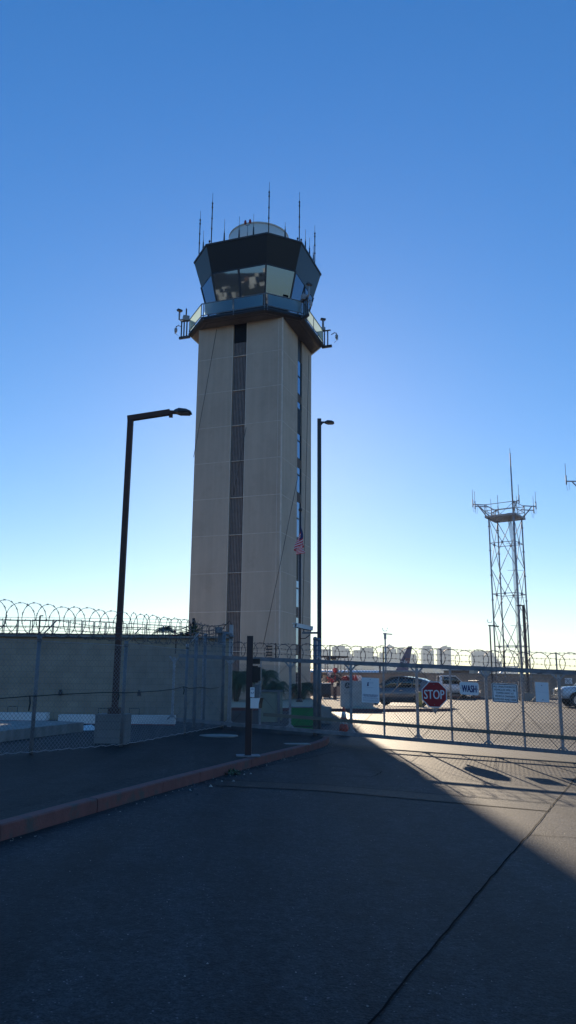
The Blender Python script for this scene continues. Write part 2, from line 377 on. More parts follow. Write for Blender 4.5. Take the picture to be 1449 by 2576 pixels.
struct('pavement', b, 'sidewalk')
b = MB(); c = at_z(550, 1853, .262); b.lathe([(.46, -.02), (.46, .008), (.40, .012)], (c.x, c.y, swz(c.x, c.y)+.003), 32)
solo('manhole_cover', b, 'concrete', 'round pale concrete manhole cover set in the pavement beside the fence', 'manhole cover', loc=(c.x, c.y, .26))
b = MB(); c = at_z(747, 1874, .2); b.box((c.x, c.y, swz(c.x, c.y)+.004), (.55, .3, .02), .2)
solo('utility_cover', b, 'concrete', 'small rectangular utility cover in the pavement near the curb', 'utility cover', loc=(c.x, c.y, .2))
b = MB(); R3 = random.Random(77)
def stone(x, y, z, s_):
    a = R3.uniform(0, 6.3); q = [Vector((x+s_*math.cos(a+k_*1.57)*R3.uniform(.6, 1.2), y+s_*math.sin(a+k_*1.57)*R3.uniform(.6, 1.2), z)) for k_ in range(4)]; b.add(q+[Vector((x, y, z+s_*.8))], [(0, 1, 4), (1, 2, 4), (2, 3, 4), (3, 0, 4)], R3.choice([0, 0, 1]))
for i in range(520):
    t = R3.random()**.8*(len(CB)-1.01); i0 = int(t); f_ = t-i0; p = (CB[i0][0]+(CB[i0+1][0]-CB[i0][0])*f_, CB[i0][1]+(CB[i0+1][1]-CB[i0][1])*f_); d_ = abs(R3.gauss(0, .09))+.015
    x, y = p[0]+d_*.93, p[1]-d_*.3; stone(x, y, gz(x, y), R3.uniform(.004, .014))
for i in range(700):
    x, y = R3.uniform(-4, 7), R3.uniform(2.5, 16)
    stone(x, y, gz(x, y), R3.uniform(.003, .008))
for i in range(16):
    x, y = -1.62+R3.uniform(0, .5)+i*.05, 10.75+i*.16+R3.uniform(-.1, .1); stone(x, y, gz(x, y)+.002, R3.uniform(.02, .04))
o = b.make('road_grit', ['monink', 'equipgrey']); tags(o, 'small stones and grit scattered in the gutter and on the asphalt', 'grit', None, 'stuff')
b = MB()
for i in range(60):
    x, y = -.86+R3.gauss(0, .07), 13.0+R3.gauss(0, .10); a = R3.uniform(0, 6.3); v = Vector((math.cos(a), math.sin(a), R3.uniform(-.4, 1)))*.05; w_ = Vector((-math.sin(a), math.cos(a), .3))*.012; q = Vector((x, y, gz(x, y)+R3.uniform(.01, .06))); b.add([q-v, q+w_, q+v, q-w_], [(0, 1, 2, 3)])
o = b.make('leaf_litter', 'leaf'); tags(o, 'small dark clump of leaves caught against the red curb', 'leaves', None, 'stuff')
# planted island with red curb around the tower
isl = [(-24, 38.6), (-2.4, 38.9), (4.6, 38.9), (7.3, 39.9), (8.6, 40.9), (8.2, 42.2), (6.6, 42.8), (5.4, 44), (5.0, 49), (5.4, 62), (5.4, 70), (-24, 70)]
b = MB(); b.prism(isl, -.1, .24); struct('island_curb', b, 'curb')
isl2 = [(-23.8, 38.8), (-2.4, 39.1), (4.55, 39.1), (7.2, 40.1), (8.3, 40.95), (8.0, 42.0), (6.5, 42.6), (5.2, 43.9), (4.8, 49), (5.2, 62), (5.2, 69.8), (-23.8, 69.8)]
b = MB(); b.prism(isl2, .1, .244); struct('gravel_bed', b, 'gravel')
# pale concrete apron behind the gate, right side and strip by the far wall
b = MB(); b.prism([(13.3, 27), (40, 20), (60, 60), (20.2, 60), (19.2, 50)], .05, .106); struct('concrete_apron', b, 'concrete')
b = MB(); b.prism([(2.0, 73.2), (60, 73.2), (60, 74.8), (2.0, 74.8)], 0, .22); struct('kerb_strip', b, 'concrete')

# ---------------------------------------------------------------- control tower
AL = .343; TC = Vector((-2.649, 58.42)); H = 3.52
e1 = Vector((math.cos(AL), -math.sin(AL), 0)); e2 = Vector((-math.sin(AL), -math.cos(AL), 0))
def T(u, v, z): return Vector((TC.x, TC.y, 0))+e1*u+e2*v+UP*z
tower = thing('control_tower', 'tall beige concrete airport control tower with dark glazed cab on top', 'control tower', (TC.x, TC.y, .24))
ZT = 28.62; JZ = [23.073-2.794*(i) for i in range(-2, 9)]
b = MB()
su0, su1 = -.54, .57
def tbox(b, u0, u1, v0, v1, z0, z1, m=0):
    b.box(T((u0+u1)/2, (v0+v1)/2, (z0+z1)/2), (u1-u0, v1-v0, z1-z0), m=m, ax=(e1, e2, UP))
# core and four corner masses leaving slots in the middle of front and right faces
tbox(b, -H+.01, H-.4, -H+.01, H-.4, .2, ZT)
tbox(b, -H, su0, H-.41, H, .2, ZT); tbox(b, su1, H, H-.41, H, .2, ZT)
rv0, rv1 = -1.13, -.02
tbox(b, H-.41, H, rv1, H-.411, .2, ZT); tbox(b, H-.41, H, -H, rv0, .2, ZT)
jb = 1
for z in JZ:
    if .5 < z < ZT-.3:
        for u0, u1 in ((-H, su0), (su1, H)): tbox(b, u0+.01, u1-.06, H-.02, H+.012, z-.02, z+.02, jb)
        tbox(b, H-.02, H+.012, rv1+.01, H-.16, z-.02, z+.02, jb); tbox(b, H-.02, H+.012, -H+.01, rv0-.01, z-.02, z+.02, jb)
tbox(b, H-.34, H-.31, H-.02, H+.014, .3, ZT-.02, jb); tbox(b, H-.06, H+.016, H-.10, H+.018, .3, ZT-.01, jb)
tbox(b, su0-.05, su0-.005, H-.02, H+.014, .3, ZT-.02, jb); tbox(b, su1+.005, su1+.05, H-.02, H+.014, .3, ZT-.02, jb)
shaft = part('shaft', b, ['tower', 'joint'], tower)
b = MB(); tbox(b, su0+.003, su1-.003, H-.399, H-.28, .3, 27.0, 0)
k = 9
for i in range(k):
    u = su0+.07+(su1-su0-.14)*i/(k-1); tbox(b, u-.04, u+.04, H-.279, H-.14, .3, 26.98, 1)
for z in JZ:
    if .5 < z < 27: tbox(b, su0+.004, su1-.004, H-.2, H-.05, z-.02, z+.02, 2)
part('ribbed_panel', b, ['ribback', 'ribs', 'joint'], tower)
b = MB(); tbox(b, su0+.003, su1-.003, H-.399, H-.2, 27.0, ZT-.01)
for i in range(16): z = 27.08+i*.098; tbox(b, su0+.05, su1-.05, H-.2, H-.08, z, z+.035)
part('louver', b, 'dark', tower, 'dark louvred vent at the top of the ribbed strip')
# right slot : glazing and louvers
b = MB(); tbox(b, H-.399, H-.12, rv0+.003, rv1-.003, 26.6, ZT-.01); part('louver', b, 'dark', tower)
zz = 26.6; seq = [('g', 1.35), ('g', 1.5), ('l', .62), ('g', .62), ('l', 2.0), ('g', .62), ('g', 1.45), ('l', .68), ('g', .62), ('g', 1.45), ('l', .68)]
i = 0
while zz > 1.2:
    t, h = seq[i % len(seq)]; i += 1; h = min(h, zz-.4); z0 = zz-h; b = MB()
    if t == 'g':
        tbox(b, H-.399, H-.09, rv0+.08, rv1-.08, z0+.06, zz-.04, 0)
        tbox(b, H-.399, H-.05, rv0+.003, rv0+.08, z0, zz, 1); tbox(b, H-.399, H-.05, rv1-.08, rv1-.003, z0, zz, 1); tbox(b, H-.399, H-.05, rv0+.08, rv1-.08, z0, z0+.06, 1)
        part('window', b, ['strip', 'dark'], tower)
    else:
        tbox(b, H-.399, H-.14, rv0+.003, rv1-.003, z0, zz-.002)
        kk = int(h/.11)
        for q in range(kk): tbox(b, H-.14, H-.06, rv0+.05, rv1-.05, z0+.03+q*h/kk, z0+.08+q*h/kk)
        part('louver', b, 'ribs' if h < 1 else 'dark', tower)
    zz = z0
# vent near base
b = MB()
for q in range(5): tbox(b, 2.55, 3.0, H+.013, H+.05, 3.0+q*.2, 3.1+q*.2)
part('wall_vent', b, 'dark', tower)
def octo(a, c): return [(-a, a-c), (-(a-c), a), (a-c, a), (a, a-c), (a, -(a-c)), (a-c, -a), (-(a-c), -a), (-a, -(a-c))]
def ring(b, lo, zlo, hi, zhi, m=0, th=None):
    vs = [T(u, v, zlo) for u, v in octo(*lo)]+[T(u, v, zhi) for u, v in octo(*hi)]
    b.add(vs, [(i, (i+1) % 8, 8+(i+1) % 8, 8+i) for i in range(8)], m)
def cap(b, o, z, m=0, flip=False):
    vs = [T(u, v, z) for u, v in octo(*o)]; b.add(vs, [tuple(range(8)) if not flip else tuple(reversed(range(8)))], m)
# walkway deck
b = MB(); D = (4.849, 2.199)
ring(b, (4.6, 2.05), 28.5, D, 28.62, 0); ring(b, D, 28.62, D, 28.86, 0); cap(b, (4.6, 2.05), 28.5, 1, True); cap(b, D, 28.86, 0)
ring(b, (4.9, 2.22), 28.70, (4.9, 2.22), 28.78, 0)
part('walkway', b, ['dark', 'soffit'], tower)
b = MB()
for (u0, v0), (u1, v1) in zip(octo(4.4, 2.0), octo(4.4, 2.0)[1:]+octo(4.4, 2.0)[:1]): b.beam(T(u0, v0, 28.56), T(u1, v1, 28.56), .1, .14)
part('edge_beam', b, 'dark', tower)
# railing : posts, rails and glass panels
RO = octo(4.838, 2.15)
b = MB()
for i in range(8):
    p0 = T(*RO[i], 0); p1 = T(*RO[(i+1) % 8], 0); L_ = (p1-p0).length; kk = 3 if L_ > 4 else 2
    b.beam(p0+UP*29.96, p1+UP*29.96, .07, .06); b.beam(p0+UP*28.98, p1+UP*28.98, .05, .05)
    for j in range(kk):
        p = p0+(p1-p0)*(.03+.94*j/(kk-1) if kk > 1 else .5); b.beam(p+UP*28.6, p+UP*29.95, .06, .06)
rail = part('railing', b, 'galvdull', tower)
for i in range(8):
    p0 = T(*RO[i], 0); p1 = T(*RO[(i+1) % 8], 0); L_ = (p1-p0).length; kk = 2 if L_ > 4 else 1
    for j in range(kk):
        q0 = p0+(p1-p0)*(.045+.92*j/kk); q1 = p0+(p1-p0)*(.045+.92*(j+1)/kk-.02); nn = (p1-p0).cross(UP).normalized(); b = MB()
        b.plate([q0+UP*29.03, q1+UP*29.03, q1+UP*29.92, q0+UP*29.92], nn, .012); part('glass_panel', b, 'railglass', rail)
# cab
lv = {28.87: (3.18, 1.32), 29.9: (3.36, 1.42), 32.903: (4.082, 1.781), 35.14: (4.681, 2.102)}
b = MB(); ring(b, lv[28.87], 28.87, lv[29.9], 29.9); cap(b, lv[29.9], 29.9); part('cab_wall', b, 'fascia', tower)
b = MB(); ring(b, lv[32.903], 32.903, lv[35.14], 35.14); cap(b, lv[32.903], 32.903, 1, True); cap(b, lv[35.14], 35.14, 1)
ring(b, (4.70, 2.11), 35.03, (4.72, 2.12), 35.16, 1); cap(b, (4.72, 2.12), 35.16, 1); cap(b, (4.70, 2.11), 35.03, 1, True)
part('fascia', b, ['fascia', 'dark'], tower)
lo, hi = octo(*lv[29.9]), octo(*lv[32.903])
fr = MB()
for i in range(8):
    a0, a1 = T(*lo[i], 29.9), T(*lo[(i+1) % 8], 29.9); b0, b1 = T(*hi[i], 32.903), T(*hi[(i+1) % 8], 32.903)
    fr.beam(a0, b0, .13, .13); kk = 2 if (a1-a0).length > 3 else 1
    nn = (a1-a0).cross(b0-a0).normalized()
    if kk == 2: fr.beam((a0+a1)/2, (b0+b1)/2, .16 if i == 1 else .09, .12)
    fr.beam(a0+(b0-a0)*.985, a1+(b1-a1)*.985, .06, .1)
    for j in range(kk):
        s0, s1 = j/kk+.015, (j+1)/kk-.015; g = MB()
        g.plate([a0+(a1-a0)*s0, a0+(a1-a0)*s1, b0+(b1-b0)*s1, b0+(b1-b0)*s0], nn, .03); part('cab_window', g, 'cabglass', tower)
part('window_frame', fr, 'dark', tower)
# radome drum
b = MB(); c = T(0, 0, 0)
b.lathe([(2.5, 35.17), (2.5, 37.75)], c, 48, 0); b.lathe([(2.54, 37.74), (2.54, 37.86), (2.3, 37.98), (1.2, 38.1), (.05, 38.12)], c, 48, 0)
part('radome', b, 'radome', tower)
# antennas on the roof edge, found along the parapet by bearing
RF = [T(u, v, 35.14) for u, v in octo(4.60, 2.07)]
def roofpt(px):
    best = None
    for i in (0, 1, 2, 3, 7):
        for k in range(101):
            p = RF[i]+(RF[(i+1) % 8]-RF[i])*(k/100); x, y = px_of(p)
            if i == 7 and px > 500: continue
            if best is None or abs(x-px) < best[0]-.05: best = (abs(x-px), p)
    return best[1]
def zpx(p, y):   # height whose picture row is y above point p
    lo_, hi_ = p.z-30, p.z+12
    for _ in range(40):
        m_ = (lo_+hi_)/2
        if px_of((p.x, p.y, m_))[1] > y: lo_ = m_
        else: hi_ = m_
    return lo_
def Z1(x, y): return 421.7+.2998*x, 447.3+.2998*y
for bx, top in ((262, 278), (364, 130), (848, 35), (1104, 120), (1235, 400)):
    x, y = Z1(bx, top); p = roofpt(x); zt = zpx(p, y); h = zt-p.z; b = MB()
    b.tube([p-UP*.1, p+UP*h*.8], .045, 6); b.tube([p+UP*h*.8, p+UP*h], .016, 5)
    for q in (.3, .5, .72, .8): b.lathe([(.07, -.05), (.07, .05)], p+UP*h*q, 6)
    part('antenna', b, 'dark', tower)
for bx, top in ((297, 445), (473, 350), (598, 325), (720, 305), (985, 372), (1156, 435), (1191, 503), (1223, 570)):
    x, y = Z1(bx, top); p = roofpt(x); zt = zpx(p, y); h = zt-p.z; b = MB()
    b.tube([p-UP*.1, p+UP*.75], .08, 6, r2=.05); b.tube([p+UP*.75, p+UP*.95], .04, 6, 1); b.tube([p+UP*.95, p+UP*h], .018, 5, 1)
    part('whip_antenna', b, ['dark', 'hazegrey'], tower)
x, y = Z1(670, 405); p = roofpt(x); b = MB(); b.tube([p, p+UP*1.0], .03, 6); b.tube([p+e1*-.2+UP*1.2, p+e1*-.13+UP*1.03, p+UP*1.0, p+e1*.13+UP*1.03, p+e1*.2+UP*1.2], .03, 6)
for s_ in (-.2, .2): b.lathe([(.06, 0), (.1, .06), (.09, .25), (.04, .34)], p+e1*s_+UP*1.15, 10, 1)
part('obstruction_light', b, ['hazegrey', 'redpaint'], tower)
for bx in (350, 1092, 1120):
    x, y = Z1(bx, 520); p = roofpt(x); b = MB(); b.tube([p-UP*.1, p+UP*.18], .03, 6); b.lathe([(.05, 0), (.08, .05), (.06, .16)], p+UP*.18, 8); part('beacon', b, 'dark', tower)
# camera brackets at deck corners
def cctv(corner, outw, big):
    P = T(*corner, 0); o = Vector(outw).normalized(); s_ = o.cross(UP); b = MB()
    for d_ in (.2, .45, .68) if big else (.12, .4):
        b.beam(P+o*d_+UP*28.45, P+o*d_+UP*(29.95 if d_ < .3 or not big else 29.9), .1, .1)
    b.beam(P-o*.1+UP*28.5, P+o*(.85 if big else .75)+UP*28.5, .16, .2); b.beam(P-o*.1+UP*29.92, P+o*(.75 if big else .65)+UP*29.92, .12, .08)
    br = part('camera_bracket', b, 'dark', tower)
    b = MB(); q = P+o*(.72 if big else .7)+UP*29.5
    b.tube([q, q+o*.25+UP*.12, q+o*.45+UP*.08, q+o*.47-UP*.1], .035, 6); b.lathe([(.07, 0), (.12, -.06), (.12, -.30), (.09, -.36)][::-1], q+o*.47-UP*.06, 12); b.lathe([(.02, -.47), (.06, -.44), (.085, -.36)], q+o*.47-UP*.06, 12, 1)
    part('dome_camera', b, ['hazegrey', 'silver'], br)
    b = MB()
    if big:
        q = P+o*.3+UP*30.05; b.box(q+UP*.1, (.5, .35, .4), AL); b.tube([q+UP*.1, q+UP*.95], .06, 6, 1)
        b.tube([q+o*.1+UP*.05, q+o*.5+UP*.03, q+o*.62+UP*.1, q+o*.62+UP*.75], .075, 8); b.box(q+o*.62+UP*.9, (.4, .26, .15), AL+.4, 1)
    else:
        q = P+UP*30.0; b.box(q+UP*.12, (.3, .3, .25), AL); b.tube([q+UP*.2, q+UP*.9], .09, 8); b.box(q+UP*.98, (.4, .24, .15), AL, 1)
    part('security_camera', b, ['hazegrey', 'dark'], br)
    b = MB(); q = P+o*.95; b.tube([q+UP*29.7, q+o*.3+UP*29.4, q+o*.34+UP*29.0, q+UP*28.75], .015, 5); part('cable', b, 'cable', br)
cctv((-4.84, 2.7), -e1, True); cctv((4.84, 2.75), e1*.6+e2*.5, True); cctv((4.84, -2.6), e1, False)
# thin cables hanging down the shaft
for (x0, y0), (x1, y1), dv in (((545, 828), (487, 1150), .35), ((750, 1195), (661, 1628), .5), ((777, 893), (761, 1572), .5), ((619, 1075), (587, 1245), .12)):
    def onface(x, y, right=False):
        d = ray(x, y); n_ = e1 if right else e2; P0 = T(H+dv, 0, 0) if right else T(0, H+dv, 0); t = (P0-Vector((0, 0, EYE))).dot(n_)/d.dot(n_); return Vector((0, 0, EYE))+t*d
    p, q = onface(x0, y0, x0 > 760), onface(x1, y1, x0 > 760); b = MB(); m_ = (p+q)/2-UP*.15
    b.tube([p, m_, q], .02, 4); part('cable', b, 'rope', tower)

# ---------------------------------------------------------------- flagpole and flag
fp = at_z(753, 1766, .24); ft = zpx(Vector((fp.x, fp.y, 12)), 1288)
fl = thing('flagpole', 'tall dark flagpole standing in front of the control tower', 'flagpole', (fp.x, fp.y, .24))
b = MB(); b.tube([fp, Vector((fp.x, fp.y, ft))], .11, 12, r2=.065); part('pole', b, 'bronze', fl)
b = MB(); b.box((fp.x, fp.y, .28), (.45, .45, .06)); b.lathe([(.2, 0), (.13, .16)], (fp.x, fp.y, .3), 16); part('base', b, 'bronze', fl)
b = MB(); b.lathe([(.02, 0), (.1, .06), (.13, .15), (.1, .24), (.02, .3)], (fp.x, fp.y, ft), 12); part('finial', b, 'bronze', fl)
b = MB()
for s_ in (-.1, .13): b.tube([(fp.x+s_, fp.y-.1, .9), (fp.x+s_*.8, fp.y-.1, ft-.1)], .008, 4)
part('halyard', b, 'flagwhite', fl)
zf = zpx(Vector((fp.x, fp.y, 12)), 1322); HO, FL = 1.35, 2.3
b = MB(); NU, NV = 60, 52
for i in range(NU+1):
    u = i/NU
    for j in range(NV+1):
        v = j/NV
        z = zf-v*HO*.98-u*FL*(.62-.30*v)-.10*math.sin(2.6*u+v)
        ph = u*pi*2*1.55+.9*v
        wdt = (.08+.30*min(1, (v*.85+.35*u))*(1-.25*u))
        x = fp.x-.04+(math.sin(ph)*wdt*(1 if u > 0.02 else .2)+.06*math.sin(5*v+3*u))
        y = fp.y-.17-.22*u*(1-math.cos(ph*1.0))*.8-.05*math.sin(9*u+2*v)
        b.v.append(Vector((x, y, z)))
for i in range(NU):
    for j in range(NV):
        a = i*(NV+1)+j; b.f.append((a, a+1, a+NV+2, a+NV+1)); u, v = (i+.5)/NU, (j+.5)/NV
        b.m.append(2 if (u < .3 and v < 6/13) else (0 if int(v*13) % 2 == 0 else 1)); b.sm.append(True)
solo('flag', b, ['flagred', 'flagwhite', 'flagblue'], 'red, white and blue striped flag hanging limp on the flagpole', 'flag', loc=(fp.x, fp.y, zf))

# ---------------------------------------------------------------- sliding gate
G0 = at_y(578, 1825, 21.6); G1 = at_y(1410, 1896, 18.0); GD = G1-G0; GH = 1.80
GX = Vector((GD.x, GD.y, 0)).normalized(); GN = Vector((GX.y, -GX.x, 0))     # normal towards the camera
def gp(t, h, o=0): return G0+GD*t+UP*h+GN*o
def gate_at(x, y, o=0):
    d = ray(x, y); t = (G0+GN*o-Vector((0, 0, EYE))).dot(GN)/d.dot(GN); return Vector((0, 0, EYE))+t*d
def t_of(px, h=.9):
    lo_, hi_ = -1, 2
    for _ in range(40):
        m_ = (lo_+hi_)/2
        if px_of(gp(m_, h))[0] < px: lo_ = m_
        else: hi_ = m_
    return lo_
gate = thing('sliding_gate', 'long grey chain-link sliding gate with razor wire across the driveway', 'gate', tuple(gp(.3, 0)))
TL, TR = -.2, 1.25
b = MB(); b.beam(gp(TL, GH), gp(TR, GH), .09, .10); part('top_rail', b, 'galvdull', gate)
b = MB(); b.beam(gp(TL, .04), gp(TR, .04), .08, .09); part('bottom_rail', b, 'galvdull', gate)
b = MB(); b.beam(gp(t_of(665), .36, .03), gp(TR, .36, .03), .04, .085); part('mid_rail', b, 'railbrown', gate, 'brown horizontal rail low on the gate')
TK = [t_of(x) for x in (436, 578, 730, 883, 1050, 1225, 1410)]+[1.22]
TN = [t_of(x) for x in (509, 655, 966, 1135, 1316)]+[1.115]
for t in TK:
    b = MB(); b.beam(gp(t, .08), gp(t, GH-.05), .065, .065)
    up_ = part('upright', b, 'galv', gate)
    for s_ in (-1, 1):
        for h0, h1 in ((.02, .17), (GH-.03, GH-.2)):
            b = MB(); b.beam(gp(t, h1, .0), gp(t+s_*.019, h0, .0), .035, .035); part('brace', b, 'galv', up_)
for t in TN:
    b = MB(); b.beam(gp(t, .08), gp(t, GH-.05), .045, .045); part('upright', b, 'galv', gate)
for ta, tb in zip(TK, TK[1:]):
    for h0, h1, o_ in ((GH-.12, .12, -.03), (.12, GH-.12, -.037)): b = MB(); b.tube([gp(ta+.012, h0, o_), gp(tb-.012, h1, o_)], .005, 4); part('tension_rod', b, 'razor', gate)
def chain(b, pt, L, h, s=.062, r=.0028, h0=0.0):
    """diamond mesh; pt(x,z,side) -> world"""
    d = s*2**.5; k = int((L+h)/d)+1
    for i in range(-int(h/d)-1, k):
        x = i*d
        for sg in (1, -1):
            # line: X = x + sg*(Z) for sg=1 ; X = x+h - Z for sg=-1
            z0, z1 = 0.0, h
            f = (lambda z: x+z) if sg == 1 else (lambda z: x+h-z)
            if sg == 1: z0 = max(z0, -x); z1 = min(z1, L-x)
            else: z0 = max(z0, x+h-L); z1 = min(z1, x+h)
            if z1-z0 < .02: continue
            n_ = 2
            b.tube([pt(f(z0), z0+h0, sg*r), pt(f(z1), z1+h0, sg*r)], r, 3, caps=False, sm=False)
GL = GD.length
b = MB(); chain(b, lambda x, z, s: gp(TL+x/GL, .08+z, .045+s), (TR-TL)*GL, GH-.16-.06, .058, .0041); part('chain_link', b, 'mesh', gate)
# barbed strands and flat razor coil above the gate
ext = [t_of(x, GH+.2) for x in (442, 560, 693.6, 830, 964.4, 1110, 1268, 1400)]+[1.2]
for i, t in enumerate(ext):
    b = MB(); b.beam(gp(t, GH+.04), gp(t, GH+.44), .03, .02); part('wire_support', b, 'galvdull' if i % 2 else 'rust', gate)
for h in (.15, .29, .42):
    b = MB(); k = 120; pts = [gp(TL+(TR-TL)*i/k, GH+h+.008*math.sin(i*1.3+h*20)) for i in range(k+1)]
    b.tube(pts, .0035, 4)
    for i in range(0, k, 1):
        p = pts[i]+(pts[i+1]-pts[i])*.5; b.beam(p-UP*.02-GX*.01, p+UP*.02+GX*.01, .005, .005); b.beam(p-UP*.02+GX*.012, p+UP*.02-GX*.012, .005, .005)
    part('barbed_wire', b, 'razor', gate)
def coil(b, centre, ux, uz, nrm, r, jit=0, th=.0075):
    k = 22; pts = [centre+ux*(r*math.cos(2*pi*i/k))+uz*(r*math.sin(2*pi*i/k))+nrm*jit for i in range(k)]
    b.tube(pts, th, 4, closed=True)
    for i in range(0, k, 2):
        p = pts[i]; t = (pts[(i+1) % k]-pts[i-1]).normalized(); o = (p-centre).normalized()
        b.beam(p-o*.012-t*.022, p+o*.012+t*.022, .007, .007); b.beam(p+o*.014-t*.018, p-o*.014+t*.018, .007, .007)
b = MB(); k = 40; t0 = t_of(600, GH+.1)
for i in range(k):
    t = t0+i*.345/GL
    if t > TR: break
    coil(b, gp(t, GH+.2+R.uniform(-.02, .02), .02+.012*(i % 2)), GX, UP, GN, .235+R.uniform(-.012, .012))
part('razor_coil', b, 'razor', gate)
# guide posts
def post(name, base, top, r, m, label, group=None, capit=True):
    t = thing(name, label, 'post', tuple(base), group); b = MB(); b.tube([base-UP*.1, Vector((base.x, base.y, top))], r, 14); part('pole', b, m, t)
    if capit: b = MB(); b.lathe([(r*1.08, -.04), (r*1.08, .01), (r*.7, r*.7), (.01, r*.85)], (base.x, base.y, top), 14); part('cap', b, m, t)
    return t
pb = at_z(792.5, 1845, .25); post('gate_post', pb, zpx(pb, 1606), .054, 'galvdull', 'round grey steel gate post standing in front of the gate rail', 'gate guide posts')
q = pb+Vector((.15, .55, 0)); q = Vector((at_y(803, 1700, pb.y+.55).x, pb.y+.55, .25)); pr = post('gate_post', q, zpx(q, 1609), .054, 'galvdull', 'round grey steel gate post just behind the gate rail', 'gate guide posts')
b = MB(); b.tube([pb+UP*1.95, Vector((q.x, q.y, 2.2))], .02, 6); b.box((q.x+.02, q.y-.07, 2.2), (.06, .04, .12)); part('roller_bracket', b, 'galv', pr)

# ---------------------------------------------------------------- signs on the gate
def sign(name, label, x0, y0, x1, y1, draw, mats, rad=.03, o=.09, wh=None):
    c = gate_at((x0+x1)/2, (y0+y1)/2, o); a = gate_at(x0, (y0+y1)/2, o); d = gate_at(x1, (y0+y1)/2, o); w = (d-a).length
    h = w*wh if wh else (gate_at((x0+x1)/2, y0, o)-gate_at((x0+x1)/2, y1, o)).length
    b = MB(); pts = []
    tl = Vector((0, 0, 0)); rt = (GX+UP*GD.z/GL*1.0).normalized(); u_ = UP
    for cx_, cz_, a0 in ((w/2-rad, h/2-rad, 0), (-w/2+rad, h/2-rad, 90), (-w/2+rad, -h/2+rad, 180), (w/2-rad, -h/2+rad, 270)):
        for q in range(0, 91, 30):
            an = math.radians(a0+q); pts.append(c+rt*(cx_+rad*math.cos(an))+u_*(cz_+rad*math.sin(an)))
    b.plate(pts, GN, .006, 0)
    S = lambda x, z, k=1: c+rt*(x*w)+u_*(z*h)+GN*(.004+.0015*k)
    draw(b, S, rt, u_, w, h)
    return solo(name, b, mats, label, 'sign', loc=tuple(c))
def bar(b, S, x0, x1, z, hh, m, k=1): b.add([S(x0, z-hh/2, k), S(x1, z-hh/2, k), S(x1, z+hh/2, k), S(x0, z+hh/2, k)], [(0, 1, 2, 3)], m)
def bolt(b, S, x, z, m): 
    c = S(x, z, 1); b.lathe([(.011, 0), (.011, .006)], c, 8, m, axis=(GX, UP, GN))
def d_notice(b, S, rt, u_, w, h):
    R2 = random.Random(3)
    b.add([S(-.20, .17), S(-.09, .17), S(-.105, .25), S(-.09, .33), S(-.15, .31), S(-.17, .24)], [(0, 1, 2, 3, 4, 5)], 1)
    b.add([S(-.21, .28), S(-.17, .315), S(-.16, .31), S(-.2, .27)], [(0, 1, 2, 3)], 2)
    for z, x0, x1 in ((.325, -.06, .17), (.29, -.06, .17), (.115, -.2, .18)): bar(b, S, x0, x1, z, .006, 2)
    for z, x0, x1 in ((-.175, -.41, .40), (-.21, -.46, .42), (-.245, -.37, .34)):
        x = x0
        while x < x1:
            l_ = R2.uniform(.03, .1); bar(b, S, x, min(x+l_, x1), z, .018, 1); x += l_+.018
    for i in range(8):
        if i == 3: continue
        x = -.44
        while x < .42:
            l_ = R2.uniform(.04, .12); bar(b, S, x, min(x+l_, .44), -.29-i*.022, .008, 2); x += l_+.012
    bar(b, S, -.3, .3, -.475, .006, 2); bolt(b, S, 0, .43, 2)
sign('notice_sign', 'tall pale blue-white notice with small dark emblem and fine print on gate', 909.9, 1705, 954, 1768, d_notice, ['signwhite', 'signnavy', 'greyink'], .008)
def d_wash(b, S, rt, u_, w, h):
    b.text('WASH', S(0, -.02), rt, u_, w*.76, h*.52, 1); [b.text('WASH', S(q_, -.02+z_, 1.3+q_), rt, u_, w*.76, h*.54, 1) for q_, z_ in ((.012, 0), (-.012, 0), (.006, .01), (-.006, -.01))]
    bolt(b, S, -.44, 0, 2); bolt(b, S, .44, -.02, 2)
sign('wash_sign', 'white rounded sign with WASH in dark blue letters on the gate', 1156.4, 1716, 1204, 1748, d_wash, ['signwhite', 'signnavy', 'galvdull'], .045)
def d_tow(b, S, rt, u_, w, h):
    # black border ring
    def rr(inset, rad):
        out = []
        for cx_, cz_, a0 in ((1, 1, 0), (-1, 1, 90), (-1, -1, 180), (1, -1, 270)):
            for q in range(0, 91, 30):
                an = math.radians(a0+q); X_ = cx_*(w/2-inset-rad)+rad*math.cos(an); Z_ = cz_*(h/2-inset-rad)+rad*math.sin(an); out.append(S(X_/w, Z_/h))
        return out
    o_, i_ = rr(.012, .03), rr(.027, .02); k = len(o_); b.add(o_+i_, [(i, (i+1) % k, k+(i+1) % k, k+i) for i in range(k)], 1)
    for i, (tx, ww) in enumerate((('ALL UNAUTHORIZED', .87), ('VEHICLES WILL BE', .83), ('TOWED AWAY AT', .69), ("VEHICLE OWNER'S", .79), ('EXPENSE AND RISK', .88))):
        for dx in (-.002, .002): b.text(tx, S(dx, .325-i*.165, 1+dx*100), rt, u_, w*ww, h*.105, 1)
    bar(b, S, .1, .42, -.44, .012, 2); bolt(b, S, 0, .44, 2); bolt(b, S, .0, -.33, 2)
sign('towing_sign', 'white rectangular towing warning sign with black border and lettering on gate', 1237.8, 1719.5, 1302.5, 1767.5, d_tow, ['signwhite', 'signink', 'galvdull'], .035)
def d_blank(b, S, rt, u_, w, h): bolt(b, S, 0, .34, 1); bolt(b, S, .03, -.38, 1); bar(b, S, -.49, .49, 0, .004, 2)
sign('blank_sign', 'blank pale rectangular sign panel, rightmost sign on the gate', 1346.8, 1716.3, 1380.6, 1766, d_blank, ['signwhite', 'galvdull', 'greyink'], .006)
